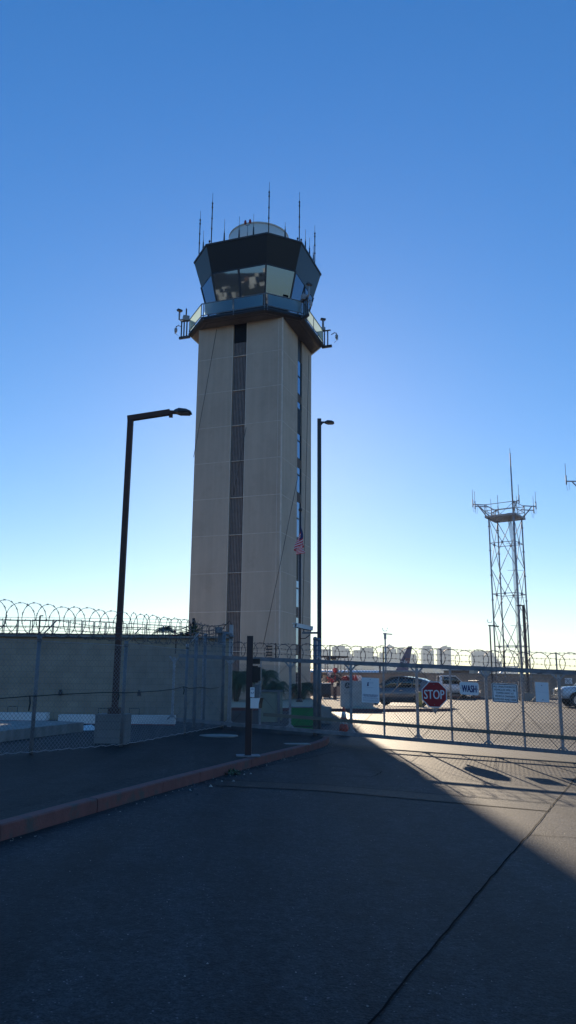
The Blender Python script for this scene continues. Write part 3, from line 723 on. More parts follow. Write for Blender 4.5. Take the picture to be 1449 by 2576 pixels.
# stop sign
c = gate_at(1092.5, 1747, .14); Rr = .33; rt = GX
b = MB(); okt = lambda r, k=0: [c+rt*(r*math.cos(pi/8+i*pi/4))+UP*(r*math.sin(pi/8+i*pi/4))+GN*k for i in range(8)]
stop = thing('stop_sign', 'red octagonal STOP sign with white border hung on the gate', 'sign', tuple(c))
b.plate(okt(Rr), GN, .006, 0); o_, i_ = okt(Rr*.935, .0045), None; b.add(o_, [tuple(range(8))], 1)
b.text('STOP', c+GN*.007, rt, UP, .49, .215, 0); b.text('STOP', c+GN*.0072+rt*.004, rt, UP, .49, .215, 0); b.text('STOP', c+GN*.0074-rt*.004, rt, UP, .49, .215, 0)
for s_ in (-1, 1): b.lathe([(.012, 0), (.012, .008)], c+UP*.24*s_+GN*.006, 8, 2, axis=(GX, UP, GN))
part('panel', b, ['signwhite', 'stopred', 'galvdull'], stop)
b = MB(); p = c-GN*.05-UP*.30; b.plate([p-rt*.10, p-UP*.16, p+rt*.10], GN, .01); b.beam(c-GN*.06+UP*.2, c-GN*.06-UP*.35, .05, .02); part('mounting_plate', b, 'galvdull', stop)

# ---------------------------------------------------------------- left fence
FZ = .27
fpx = [(-330, 1960), (-120, 1938), (77, 1902), (304, 1882), (463.6, 1851), (558, 1833)]
FP = [at_z(x, y, FZ) for x, y in fpx]
FP[1] = FP[2]+(FP[2]-FP[3])*1.0; FP[0] = FP[2]+(FP[2]-FP[3])*2.0
fence = thing('chain_link_fence', 'grey chain-link fence with razor wire coil running along the left pavement', 'fence', tuple(FP[3]))
tops = [2.3]*len(FP)
for i in (2, 3, 4): tops[i] = zpx(FP[i], (0, 0, 1602, 1616, 1623)[i])
tops[5] = zpx(FP[5], 1594)
for i, p in enumerate(FP):
    b = MB(); r = .035 if i < 5 else .045; b.tube([p-UP*.1, Vector((p.x, p.y, tops[i]))], r, 12); pp = part('post', b, 'galvdull', fence)
    if i < 5:
        b = MB(); q = Vector((p.x, p.y, tops[i])); b.beam(q-UP*.02, q+Vector((.27, .05, .30)), .045, .02); b.lathe([(.042, -.08), (.042, .03)], q, 12); part('arm', b, 'galvdull' if i != 4 else 'galv', pp)
for i in range(len(FP)-1):
    p, q = FP[i], FP[i+1]; d = q-p; L_ = Vector((d.x, d.y, 0)).length; b = MB(); nn = Vector((d.y, -d.x, 0)).normalized(); hh = (tops[i]+tops[i+1])/2-FZ-.12
    chain(b, lambda x, z, s: p+d*(x/L_)+UP*(z+.06)+nn*(.04+s), L_, hh, .058, .0034)
    part('chain_link', b, 'mesh', fence)
    b = MB(); k = 24
    b.tube([p+d*(j/k)+UP*(.07+.012*math.sin(j*2.1+i)+.01*R.random())+nn*.05 for j in range(k+1)], .006, 4); b.tube([p+UP*(hh+.05)+nn*.045, q+UP*(hh+.05)+nn*.045], .004, 4)
    part('tension_wire', b, 'galv', fence)
AT = [Vector((p.x, p.y, t)) for p, t in zip(FP, tops)]
AV = Vector((.27, .05, .30))
for s_ in (.25, .62, 1.0):
    b = MB()
    for i in range(5):
        p = AT[i]+AV*s_; q = AT[min(i+1, 5)]+AV*s_*(1 if i < 4 else .0)+(UP*(.3*s_) if i == 4 else UP*0); k = 14
        pts = [p+(q-p)*(j/k)-UP*(.05*math.sin(pi*j/k)) for j in range(k+1)]; b.tube(pts, .0045, 4)
        for j in range(k): m_ = (pts[j]+pts[j+1])/2; b.beam(m_-UP*.022-GX*.01, m_+UP*.022+GX*.01, .006, .006)
    part('barbed_wire', b, 'razor', fence)
b = MB(); tot = 0
for i in range(0, 5):
    p, q = AT[i]+AV*.45, AT[i+1]+(AV*.45 if i < 4 else UP*-.05); L_ = (q-p).length; k = max(1, round(L_/.315)); ux = (q-p); ux.z = 0; ux.normalize(); nn = Vector((ux.y, -ux.x, 0))
    for j in range(k):
        t = j/k; rr = .29+R.uniform(-.012, .012)
        if i == 4: rr -= .07*t
        coil(b, p+(q-p)*t+UP*(.16-(.18*t if i == 4 else 0)+R.uniform(-.015, .015)), (ux+nn*.12*(1 if j % 2 else -1)).normalized(), UP, nn, rr, .02*(j % 2), .0058)
part('razor_coil', b, 'razor', fence)
# black cable tied along the fence
b = MB(); FN = Vector((1, -.45, 0)).normalized()
def fence_at(x, y, i):
    p, q = FP[i], FP[i+1]; d = q-p; n_ = Vector((d.y, -d.x, 0)).normalized(); rr = ray(x, y); t = (p+n_*.07-Vector((0, 0, EYE))).dot(n_)/rr.dot(n_); return Vector((0, 0, EYE))+rr*t
pts = [fence_at(x, y, i) for x, y, i in ((-60, 1762, 1), (0, 1757, 1), (40, 1754, 1), (75, 1751, 1), (93, 1751, 2), (130, 1748, 2), (170, 1746, 2), (215, 1744, 2), (260, 1742, 2), (298, 1742, 2), (312, 1743, 3), (350, 1741, 3), (400, 1738, 3), (440, 1733, 3), (462, 1727, 3), (476, 1732, 4), (505, 1729, 4), (530, 1733, 4), (551, 1729, 4))]
b.tube(pts, .009, 6)
for i, (dx, l) in ((3, (.0, .25)), (9, (0, .14)), (14, (0, .18))): b.tube([pts[i], pts[i]-UP*l*.5+GX*.02, pts[i]-UP*l], .012, 6)
solo('power_cable', b, 'cable', 'black cable tied along the left chain-link fence at waist height', 'cable', loc=tuple(pts[8]))
# taller service posts inside the fence corner
for x, yb, yt, r, lb in ((487, 1832, 1598, .05, 'thick grey steel post inside the fence corner, left of two'), (510, 1828, 1597, .05, 'thick grey steel post inside the fence corner, right of two')):
    p = at_z(x, yb, FZ); p.z = FZ; post('steel_post', p, zpx(p, yt), r, 'galvdull', lb, 'steel posts inside the fence corner')
p = at_z(576, 1830, FZ); p.z = FZ; t = zpx(p, 1572)
cp = thing('camera_post', 'steel post with security cameras and junction box behind the gate end', 'camera post', tuple(p))
b = MB(); b.beam(p, Vector((p.x, p.y, t)), .11, .09); part('pole', b, 'galv', cp)
b = MB(); b.box((p.x-.26, p.y-.12, t-.40), (.22, .16, .34)); part('junction_box', b, 'galvdull', cp)
b = MB(); b.tube([(p.x, p.y-.1, t-.27), (p.x-.3, p.y-.25, t-.25)], .05, 10); b.box((p.x-.34, p.y-.26, t-.17), (.2, .2, .16)); b.lathe([(.03, -.1), (.07, -.06), (.08, 0)], (p.x+.02, p.y-.18, t-.3), 10); part('security_camera', b, 'galvdull', cp)
b = MB(); b.tube([(p.x, p.y, t), (p.x-.05, p.y, t+.12), (p.x-.2, p.y-.05, t-.05), (p.x-.32, p.y-.1, t-.25)], .012, 5); part('cable', b, 'cable', cp)

# ---------------------------------------------------------------- card reader post
p = at_z(624, 1901, .26); p.z = swz(p.x, p.y); t = zpx(p, 1600)
cr = thing('card_reader_post', 'dark maroon square post with card reader and stickers on the pavement', 'card reader', tuple(p))
b = MB(); b.beam(p, Vector((p.x, p.y, t)), .115, .115); part('post', b, 'purple', cr)
b = MB(); b.box(p+UP*.012, (.42, .32, .024), .1); part('base_plate', b, 'galvdull', cr)
Yp = p.y-.02
def rectpx(x0, y0, x1, y1, Y, dep): 
    a, d = at_y(x0, y0, Y), at_y(x1, y1, Y); return ((a+d)/2+Vector((0, dep/2, 0)), (abs(d.x-a.x), dep, abs(a.z-d.z)))
b = MB(); b.box(*rectpx(634, 1657, 654, 1670, Yp, .16)); part('floodlight', b, 'black', cr)
b = MB(); c_, d_ = rectpx(632, 1675, 648, 1717, Yp, .14); b.box(c_, d_); c_, d_ = rectpx(648, 1678, 655, 1712, Yp-.02, .2); b.box(c_, d_); part('reader_hood', b, 'black', cr)
b = MB(); b.box(*rectpx(642, 1708, 652, 1722, Yp+.05, .05)); part('keypad', b, 'galv', cr)
b = MB(); b.box(*rectpx(638, 1722, 653, 1757, Yp+.03, .1)); part('intercom', b, 'galvdull', cr)
b = MB(); c_, d_ = rectpx(629.5, 1729, 640, 1754, Yp-.06, .004); b.box(c_, d_)
for q in range(5): b.box(c_+Vector((0, -.003, d_[2]*(.38-.06*q-(.28 if q > 2 else 0)))), (d_[0]*.7, .002, d_[2]*.03), m=1)
for s_ in (-1, 1): b.box(c_+Vector((s_*d_[0]*.25, -.003, 0)), (d_[0]*.15, .002, d_[2]*.08), m=2)
part('sticker', b, ['signwhite', 'greyink', 'signink'], cr)
b = MB(); c_, d_ = rectpx(630, 1756, 651, 1782, Yp-.09, .14); w_, h_ = d_[0]/2, d_[2]/2
fr_ = [c_+Vector((-w_, -.07, -h_)), c_+Vector((w_*.95, -.07, -h_)), c_+Vector((w_*.98, -.07, -h_*.1)), c_+Vector((w_*1.25, -.07, h_)), c_+Vector((-w_, -.07, h_))]
b.plate(fr_, (0, -1, 0), .012, 0)
b.add([fr_[1], fr_[2], fr_[3]]+[v+Vector((.06, .16, 0)) for v in (fr_[1], fr_[2], fr_[3])], [(0, 3, 4, 1), (1, 4, 5, 2)], 1)
b.box(c_+Vector((-.01, .02, 0)), (d_[0]*.8, .12, d_[2]*.85), m=1)
part('intercom_shield', b, ['white', 'black'], cr)
b = MB(); b.tube([at_y(652, 1715, Yp), at_y(651, 1735, Yp-.03), at_y(657, 1752, Yp-.03), at_y(655, 1760, Yp)], .006, 5); part('cable', b, 'galvdull', cr)

# ---------------------------------------------------------------- street lamps
def lamp_head(c, d, L_, m='bronze'):
    """low flat luminaire pointing along d"""
    b = MB(); d = Vector(d).normalized(); s_ = d.cross(UP).normalized(); u_ = s_.cross(d)
    prof = [(0, .07, .05), (.06, .1, .07), (.3*L_, .15, .08), (.75*L_, .16, .06), (L_, .11, .025)]
    for x, w, h in prof:
        for (a, bb) in ((-1, -.35), (-1, .2), (-.6, 1), (.6, 1), (1, .2), (1, -.35)): b.v.append(c+d*x+s_*a*w+u_*bb*h)
    for i in range(len(prof)-1):
        for j in range(6): b.f.append((i*6+j, i*6+(j+1) % 6, (i+1)*6+(j+1) % 6, (i+1)*6+j)); b.m.append(0); b.sm.append(False)
    b.f.append(tuple(range(6))); b.m.append(0); b.sm.append(False); b.f.append(tuple(range((len(prof)-1)*6, len(prof)*6))); b.m.append(0); b.sm.append(False)
    b.plate([c+d*x+s_*a*.12-u_*.032 for x, a in ((.3*L_, -1), (.9*L_, -1), (.9*L_, 1), (.3*L_, 1))], u_, .01, 1)
    return b
Y = 16.6; p = at_y(288, 1797, Y); t = zpx(p, 1047)
lamp = thing('street_lamp', 'rusty brown square lamp post with side arm on a concrete block plinth', 'street lamp', (p.x, p.y, .25), 'lamp posts')
b = MB(); b.beam((p.x, p.y, .85), (p.x, p.y, t), .12, .12); part('pole', b, 'rust', lamp)
q = Vector((p.x, p.y, t-.06)); e = at_y(428, 1037, Y-.15); b = MB(); b.beam(q-Vector((.06, 0, 0)), e, .11, .12); part('arm', b, 'rust', lamp)
dd = (at_y(480, 1038, Y-.2)-e).normalized(); b = MB(); b.beam(e, e+dd*.12, .07, .07); b.box(e+dd*.02-UP*.07, (.08, .06, .1)); part('bracket', b, 'rust', lamp)
part('lamp_head', lamp_head(e+dd*.1, dd, .38), ['bronze', 'galvdull'], lamp)
b = MB(); b.box((p.x, p.y, .92), (.24, .24, .16)); part('base_cover', b, 'rust', lamp)
b = MB(); cc = Vector((at_y(284, 1840, Y).x, Y, 0)); b.box((cc.x, cc.y, .53), (.62, .62, .66)); b.box((cc.x, cc.y, .865), (.635, .635, .02)); part('plinth', b, 'greyblock', lamp)
Y = 27.2; p = at_y(803.3, 1700, Y); t = zpx(p, 1054)
lamp2 = thing('street_lamp', 'dark bronze lamp post with short head to the right of the tower', 'street lamp', (p.x, p.y, .1), 'lamp posts')
b = MB(); b.beam((p.x, p.y, .7), (p.x, p.y, t), .145, .145); part('pole', b, 'bronze', lamp2)
e = Vector((p.x+.07, p.y, t-.13)); b = MB(); b.beam(e, e+Vector((.17, 0, .0)), .06, .06); b.beam(e-UP*.09, e+Vector((.06, 0, 0)), .05, .05); part('bracket', b, 'bronze', lamp2)
part('lamp_head', lamp_head(e+Vector((.14, 0, -.02)), (1, -.15, -.02), .34), ['bronze', 'galvdull'], lamp2)
b = MB(); cc = Vector((at_y(808, 1810, Y).x, Y, 0)); b.box((cc.x, cc.y, .4), (.68, .62, .6)); part('plinth', b, 'concrete', lamp2)
# box camera on an arm of the second lamp post
a0 = Vector((p.x-.07, p.y, at_y(790, 1592, Y).z)); a1 = at_y(748, 1593, Y)
sc_ = thing('security_camera', 'long white box security camera on an arm beside the lamp post', 'security camera', tuple(a0))
b = MB(); b.beam(a0, at_y(760, 1592, Y), .06, .07); b.beam(at_y(764, 1592, Y), at_y(764, 1583, Y), .05, .05); part('arm', b, 'galvdull', sc_)
h0, h1 = at_y(743, 1573, Y-.3), at_y(783, 1582, Y+.1); b = MB(); b.beam(h0, h1, .2, .13); b.beam(h0+UP*.07-Vector((.04, 0, 0)), h1+UP*.07, .24, .02); b.beam(h0-Vector((.02, 0, 0)), h0, .14, .1, 1); part('housing', b, ['white', 'black'], sc_)
b = MB(); b.tube([at_y(783, 1583, Y), at_y(780, 1597, Y), at_y(768, 1606, Y), at_y(755, 1606, Y)], .016, 6); part('cable', b, 'cable', sc_)

# ---------------------------------------------------------------- block building on the left
YB = 27.8
xr = at_y(577, 1700, YB).x; zt = at_y(300, 1604, YB).z
bw = thing('block_building', 'long low tan concrete block building behind the left fence', 'building', (xr-8, YB, .2))
b = MB(); b.prism([(-26, YB), (xr, YB), (at_y(570, 1700, YB+9).x, YB+9), (-26, YB+9)], .0, zt); part('wall', b, 'block', bw)
b = MB(); b.box(((-26+xr)/2, YB+.0, zt+.035), (26+xr+.1, .3, .07)); part('coping', b, 'concrete', bw)
b = MB(); z2 = at_y(200, 1594, YB+1.6).z; x2 = at_y(470, 1600, YB+1.6).x; b.prism([(-26, YB+1.6), (x2, YB+1.6), (x2, YB+8), (-26, YB+8)], zt-.3, z2); part('parapet', b, 'redbrick', bw)
for x, y in ((152, 1741+3), (350, 1741+4)):
    b = MB(); q = at_y(x, y, YB-.05); b.box(q, (.1, .12, .14)); b.box(q+UP*.1, (.06, .2, .05)); part('wall_fixture', b, 'dark', bw)
# security frames with wire on the roof
fx = [-20, 15, (15, 43), (51, 77), (83, 133), (136, 173), (177, 205), (210, 236), (239, 265), (268, 290), (322, 366), (369, 410), (412, 440), (443, 470)]
fx = [(-30, 8), (12, 44), (47, 77), (83, 133), (136, 173), (177, 206), (209, 236), (239, 265), (268, 292), (296, 318), (322, 365), (369, 410), (412, 440), (443, 470)]
rf = thing('rooftop_screen', 'row of thin steel frames with barbed strands along the block building roof', 'security frames', (at_y(200, 1590, YB+2).x, YB+2, z2))
for x0, x1 in fx:
    yt_ = 1560 if x0 < 180 else 1560+(x0-180)*.06
    a, d = at_y(x0, yt_, YB+2.0), at_y(x1, yt_+(2 if x0 > 180 else 0), YB+2.0); b = MB()
    b.beam(a, d, .03, .03); 
    for q in (a, d): b.beam(Vector((q.x, q.y, z2-.02)), q, .03, .03)
    b.beam(Vector((a.x, a.y, (a.z+z2)/2)), Vector((d.x, d.y, (d.z+z2)/2)), .025, .025)
    part('frame', b, 'galvdull', rf)
b = MB()
for h in (.12, .3, .5, .62): b.tube([at_y(-40, 1590, YB+1.95).xyz*1+UP*0 if False else Vector((at_y(-40, 1590, YB+1.95).x, YB+1.95, z2+h)), Vector((at_y(472, 1590, YB+1.95).x, YB+1.95, z2+h-.03))], .007, 4)
part('barbed_wire', b, 'razor', rf)
p = at_y(97, 1600, YB+1.9); b = MB(); b.beam((p.x, p.y, z2-.1), (p.x, p.y, at_y(97, 1549, YB+1.9).z), .05, .05); b.beam((p.x, p.y, at_y(97, 1549, YB+1.9).z), (p.x+.12, p.y, at_y(97, 1549, YB+1.9).z), .05, .04)
part('post', b, 'dark', rf)
# cables crossing from the roof corner to the camera post
b = MB(); Yc = 24
for (x0, y0), (x1, y1) in (((487, 1567), (569, 1571)), ((478, 1582), (566, 1580)), ((487, 1590), (568, 1589)), ((430, 1584), (487, 1567))):
    k = 8; p0, p1 = at_y(x0, y0, YB), at_y(x1, y1, 23.5); b.tube([p0+(p1-p0)*(i/k)-UP*(.08*math.sin(pi*i/k)) for i in range(k+1)], .014, 5)
b.lathe([(.05, -.08), (.05, .14)], at_y(487, 1565, YB), 8); b.beam(at_y(487, 1567, YB), at_y(487, 1610, YB), .03, .03)
solo('overhead_cable', b, 'cable', 'bundle of thin black cables from the block building roof to the camera post', 'cable', loc=tuple(at_y(487, 1567, YB)))

# plants above the roofline
def fronds(b, c, n, L_, droop, w, seed, m=0, up=(.2, 1.2), leafl=True):
    R2 = random.Random(seed)
    for i in range(n):
        az = R2.uniform(0, 2*pi); el = R2.uniform(*up); ll = L_*R2.uniform(.75, 1.1); d = Vector((math.cos(az)*math.cos(el), math.sin(az)*math.cos(el), math.sin(el)))
        side = d.cross(UP).normalized(); k = 9; pts = [c+d*(ll*t/k)-UP*(droop*ll*(t/k)**2.2) for t in range(k+1)]
        b.tube(pts, w*.12, 3, m, r2=w*.03)
        if leafl:
            for t in range(1, k):
                for q in (0, .5):
                    pp = pts[t]+(pts[t+1]-pts[t])*q; wl = ll*.30*math.sin(pi*min(1, (t+q)/k*.9+.12)); ax = (pts[t+1]-pts[t]).normalized()
                    for s_ in (-1, 1):
                        tip = pp+side*s_*wl*R2.uniform(.8, 1.1)+ax*wl*.6-UP*wl*R2.uniform(.2, .6)
                        b.add([pp, pp+ax*w*.75, tip], [(0, 1, 2)], m)
        else:
            q = side*w*.5; b.add([c-q, c+q, pts[5]+q*.8, pts[-1], pts[5]-q*.8], [(0, 1, 2, 3, 4)], m)
def palm(name, c, h, n, L_, seed, label, trunks=1, group=None, lean=.25, up=(.1, 1.3)):
    t = thing(name, label, 'palm', tuple(c), group); R2 = random.Random(seed); tr = MB(); cr_ = MB()
    for i in range(trunks):
        a = 2*pi*i/max(1, trunks)+R2.random()*.6; ln = lean if trunks > 1 else .05; hh = h*R2.uniform(.85, 1.1); d = Vector((math.cos(a)*ln, math.sin(a)*ln*.7, 1))
        top = Vector(c)+d*hh; tr.tube([Vector(c)+Vector((d.x*.1, d.y*.1, -.1)), Vector(c)+d*hh*.5, top], .10, 8, r2=.14)
        fronds(cr_, top, n, L_, .85, .06, seed*10+i, up=up)
    part('trunk', tr, 'trunk', t); part('crown', cr_, 'leaf', t); return t
palm('palm_plant', at_z(594, 1764, .25), 1.35, 34, 1.7, 3, 'dense dark pygmy palm by the tower, left of the card reader post', 3, 'pygmy palms at the tower base')
palm('palm_plant', at_z(655, 1764, .25), 1.5, 32, 1.7, 5, 'pygmy palm by the tower, directly behind the card reader post', 2, 'pygmy palms at the tower base')
palm('palm_plant', at_z(690, 1762, .25), .8, 30, 1.45, 6, 'low pygmy palm above the tan gate operator cabinet', 2, 'pygmy palms at the tower base')
palm('palm_plant', at_z(760, 1759, .25), .8, 26, 1.2, 8, 'pygmy palm with spreading bare trunks around the flagpole base', 4, 'pygmy palms at the tower base', .55)
b = MB(); c = at_y(487, 1592, YB+1); fronds(b, c, 34, .55, .1, .09, 21, up=(-.1, 1.4), leafl=False); solo('spiky_plant', b, 'leaf', 'dark spiky plant rising above the corner of the block building', 'plant', loc=tuple(c))
c = at_y(428, 1606, YB+5); t = thing('palm_tree', 'windblown palm top showing above the block building roof', 'palm tree', tuple(c)); b = MB(); b.tube([c-UP*1.5, c+UP*.15+Vector((-.1, 0, 0))], .08, 8); part('trunk', b, 'trunk', t)
b = MB(); fronds(b, c+UP*.25+Vector((-.2, 0, 0)), 16, .8, .8, .05, 33, up=(.2, 1.3)); part('crown', b, 'leaf', t)
c = at_y(466, 1595, YB+1.4); R2 = random.Random(5); b = MB(); b2 = MB()
for i in range(420):
    q = c+Vector((R2.gauss(0, .26), R2.gauss(0, .2), abs(R2.gauss(0, .10))-.12)); s_ = R2.uniform(.02, .045); a = R2.uniform(0, 6.3); v = Vector((math.cos(a), math.sin(a), R2.uniform(-1, 1))).normalized()*s_; w = v.cross(Vector((R2.random(), R2.random(), 1))).normalized()*s_
    (b if i % 3 else b2).add([q-v, q+w, q+v, q-w], [(0, 1, 2, 3)])
t = thing('flowering_shrub', 'small shrub with magenta flowers spilling over the block building roof', 'shrub', tuple(c)); part('foliage', b, 'leaf', t); part('flowers', b2, 'flower', t)

# ---------------------------------------------------------------- yard between fence and building
b = MB(); zs = .52
a0, a1, a2, a3 = at_z(-160, 1856, zs), at_z(211, 1817, zs), at_z(150, 1813.5, zs), at_z(-160, 1812, zs)
b.prism([(v.x, v.y) for v in (a0, a1, a2, a3)], .1, zs); solo('concrete_slab', b, 'concrete', 'low raised concrete slab on the ground behind the left fence', 'slab', loc=tuple(a1))
def barrier(name, x0, x1, yt, yb, Y, label, hoops, brk=False):
    a, d = at_y(x0, yt, Y), at_y(x1, yt, Y); zb = at_y((x0+x1)/2, yb, Y).z; t = thing(name, label, 'barrier', ((a.x+d.x)/2, Y, .25), 'low white barriers by the block building'); L_ = d.x-a.x
    b = MB(); b.prism([(a.x, Y), (d.x, Y), (d.x, Y+.35), (a.x, Y+.35)], zb, a.z); R2 = random.Random(int(Y*10)); part('beam', b, 'white', t)
    b = MB(); b.prism([(a.x+.02, Y+.08), (d.x-.02, Y+.08), (d.x-.02, Y+.3), (a.x+.02, Y+.3)], .25, zb); part('base', b, 'redpaint', t)
    for h0, h1 in hoops:
        p0, p1 = at_y(h0, yt, Y+.17), at_y(h1, yt, Y+.17); b = MB(); b.tube([p0-UP*.02, p0+UP*.18, p1+UP*.18, p1-UP*.02], .012, 6, sm=False); part('handle', b, 'black', t)
    return t
barrier('traffic_barrier', -60, 117, 1792, 1812, 24.6, 'low white barrier beam, shorter one behind the concrete slab', [(19, 43)])
barrier('traffic_barrier', 147, 439, 1798, 1821, 23.2, 'long low white barrier beam behind the block lamp plinth', [(247, 272), (325, 350)])
c = at_z(340, 1806, .27); b = MB(); R2 = random.Random(9)
b.prism([(-8.2, 20.8), (-6.4, 20.7), (-6.3, 21.1), (-8.0, 21.3)], .25, .28); solo('scrap_board', b, 'concrete', 'flat pale board lying on the ground by the concrete slab', 'board')
b = MB(); c = at_z(330/1.0, 1838, .27); c = at_z(328, 1828, .27)
q = at_z(326-0, 1840, .27)
b = MB(); q = at_z(333-10, 1836, .27); q = at_z(330, 1836, .27)
q = at_z(207+115, 1837, .27); q = at_z(0.3086*670, 1469.6+.3086*1200, .27)
b.add([q+Vector(v) for v in ((-.28, -.02, .02), (.1, -.1, .03), (.42, .1, .02), (.18, .2, .16), (-.15, .15, .12))], [(0, 1, 4), (1, 2, 3), (1, 3, 4)]); b.add([q+Vector(v) for v in ((-.35, 0, .01), (.1, -.16, .01), (.6, .02, .01), (.2, .25, .01))], [(0, 1, 2, 3)])
solo('crumpled_paper', b, 'white', 'crumpled white paper on the ground at the slab end', 'paper', loc=tuple(q))

# ---------------------------------------------------------------- things behind the gate, left half
Y = 23.6
def P(x, y, Y_=Y): return at_y(x, y, Y_)
cb = thing('gate_operator', 'tan panelled gate operator cabinet in grey frame behind the gate', 'gate operator', tuple(P(680, 1840)))
for x0, x1, y0, y1 in ((655, 698, 1741, 1816), (704.5, 711, 1738, 1812)):
    a, d = P(x0, y1), P(x1, y0); b = MB(); b.prism([(a.x, Y+.02), (d.x, Y+.02), (d.x, Y+.5), (a.x, Y+.5)], a.z, d.z); part('panel', b, 'tanpanel', cb)
b = MB(); b.beam(P(652, 1738), P(712, 1738), .06, .06); b.beam(P(651, 1822), P(712, 1822), .06, .06)
for x, y1 in ((652, 1842), (701, 1842)): b.beam(P(x, 1736), P(x, y1), .075, .075)
part('frame', b, 'galvdull', cb)
b = MB(); c = P(689, 1832, Y+.2); b.lathe([(.12, -.04), (.12, .04)], c, 16, axis=(UP, Vector((0, 0, 0))+Vector((1, 0, 0)), Vector((0, 1, 0)))); b.tube([P(674, 1824), P(676, 1832), P(683, 1838)], .012, 6); b.tube([P(677, 1824), P(679, 1830), P(686, 1834)], .012, 6); b.box(P(686, 1836, Y+.1), (.16, .16, .14)); part('motor', b, 'dark', cb)
a, d = P(727, 1846), P(796, 1781); b = MB()
gb = thing('green_box', 'green painted metal utility box standing behind the gate', 'utility box', tuple(a))
b.prism([(a.x, Y), (d.x, Y), (d.x, Y+.7), (a.x, Y+.7)], a.z-.02, d.z); b.box(((a.x+d.x)/2, Y-.005, a.z+.22), (d.x-a.x-.02, .03, .03), m=1); b.box((d.x-.12, Y-.02, a.z+.12), (.05, .05, .05), m=1); part('body', b, ['green', 'dark'], gb)
b = MB(); b.prism([(a.x-.02, Y-.03), (d.x+.02, Y-.03), (d.x+.02, Y+.73), (a.x-.02, Y+.73)], d.z, d.z+.025); part('lid', b, 'concrete', gb)
# traffic cone
c = at_z(865, 1842, .12); c.z = .1; t = thing('traffic_cone', 'orange traffic cone with two white bands behind the gate', 'traffic cone', tuple(c))
b = MB(); b.box(c+UP*.02, (.38, .38, .04)); part('base', b, 'dark', t)
b = MB(); b.lathe([(.145, .04), (.115, .25)], c, 20); b.lathe([(.115, .25), (.092, .37)], c, 20, 1); b.lathe([(.092, .37), (.083, .43)], c, 20); b.lathe([(.083, .43), (.05, .60)], c, 20, 1); b.lathe([(.05, .60), (.028, .74)], c, 20)
part('body', b, ['orange', 'conewhite'], t)
# monument sign
Y = 41.6; a, d = at_y(857, 1779.5, Y), at_y(938.5, 1713, Y); ms = thing('monument_sign', 'grey concrete monument sign for the airport traffic control tower', 'sign', (a.x, Y, .24))
b = MB(); b.prism([(a.x, Y), (d.x, Y), (d.x, Y+.35), (a.x, Y+.35)], .2, d.z); part('slab', b, 'monument', ms)
b = MB(); W_, H_ = d.x-a.x, d.z-.24
S = lambda x, z: Vector((a.x+W_*x, Y-.006, .24+H_*z)); rt = Vector((1, 0, 0))
cc = S(.22, .82); b.lathe([(.155, 0), (.155, .004)], cc, 28, 0, axis=(rt, UP, Vector((0, -1, 0))))
for k_ in range(3):
    an = pi/2+k_*2*pi/3; dv = rt*math.cos(an)+UP*math.sin(an); pv = rt*-math.sin(an)+UP*math.cos(an); o = cc-Vector((0, .007, 0)); b.add([o, o+dv*.06+pv*.05, o+dv*.14, o+dv*.05-pv*.008], [(0, 1, 2, 3)], 1)
for i, tx in enumerate(('U.S. Department', 'of Transportation', 'Federal Aviation', 'Administration')): b.text(tx, S(.23, .665-i*.055), rt, UP, .42, .05, 0)
for i, (tx, ww) in enumerate((('Airport', .34), ('Traffic', .31), ('Control', .34), ('Tower', .29))): b.text(tx, S(.72, .86-i*.115)+rt*(ww-.34)/2, rt, UP, ww, .115, 0)
part('lettering', b, ['monink', 'monument'], ms)
# yellow bollard
c = at_z(1057.5, 1779, .24); c.z = .24; b = MB(); b.tube([c, c+UP*.72], .11, 14); b.lathe([(.11, 0), (.08, .05), (.01, .07)], c+UP*.72, 14); b.box(c+UP*.01, (.34, .34, .03), m=1)
solo('bollard', b, ['yellow', 'dark'], 'short chipped yellow bollard left of the STOP sign', 'bollard', loc=tuple(c))
# bollard light
c = at_z(842.5, 1760, .24); c.z = .24; t = thing('bollard_light', 'brown square bollard light on the sunlit gravel near the monument sign', 'bollard light', tuple(c))
b = MB(); b.box(c+UP*.45, (.24, .24, .9)); part('post', b, 'rust', t); b = MB(); b.box(c+UP*1.0, (.2, .2, .2)); part('lens', b, 'silver', t); b = MB(); b.box(c+UP*1.14, (.25, .25, .08)); part('cap', b, 'silver', t)
# dark utility cabinet
a, d = at_y(808, 1745, 60), at_y(832, 1718, 60); ub = thing('utility_cabinet', 'dark utility cabinet with bright top, right of the lamp post', 'cabinet', (a.x, 60, .24))
b = MB(); b.prism([(a.x, 60), (d.x, 60), (d.x, 60.8), (a.x, 60.8)], a.z+.0, d.z-.06)
for x in (a.x+.06, d.x-.06): b.box((x, 60.1, (a.z+.24)/2), (.08, .08, a.z-.22))
part('body', b, 'dark', ub); b = MB(); b.prism([(a.x-.03, 59.96), (d.x+.03, 59.96), (d.x+.03, 60.84), (a.x-.03, 60.84)], d.z-.06, d.z); part('lid', b, 'white', ub)
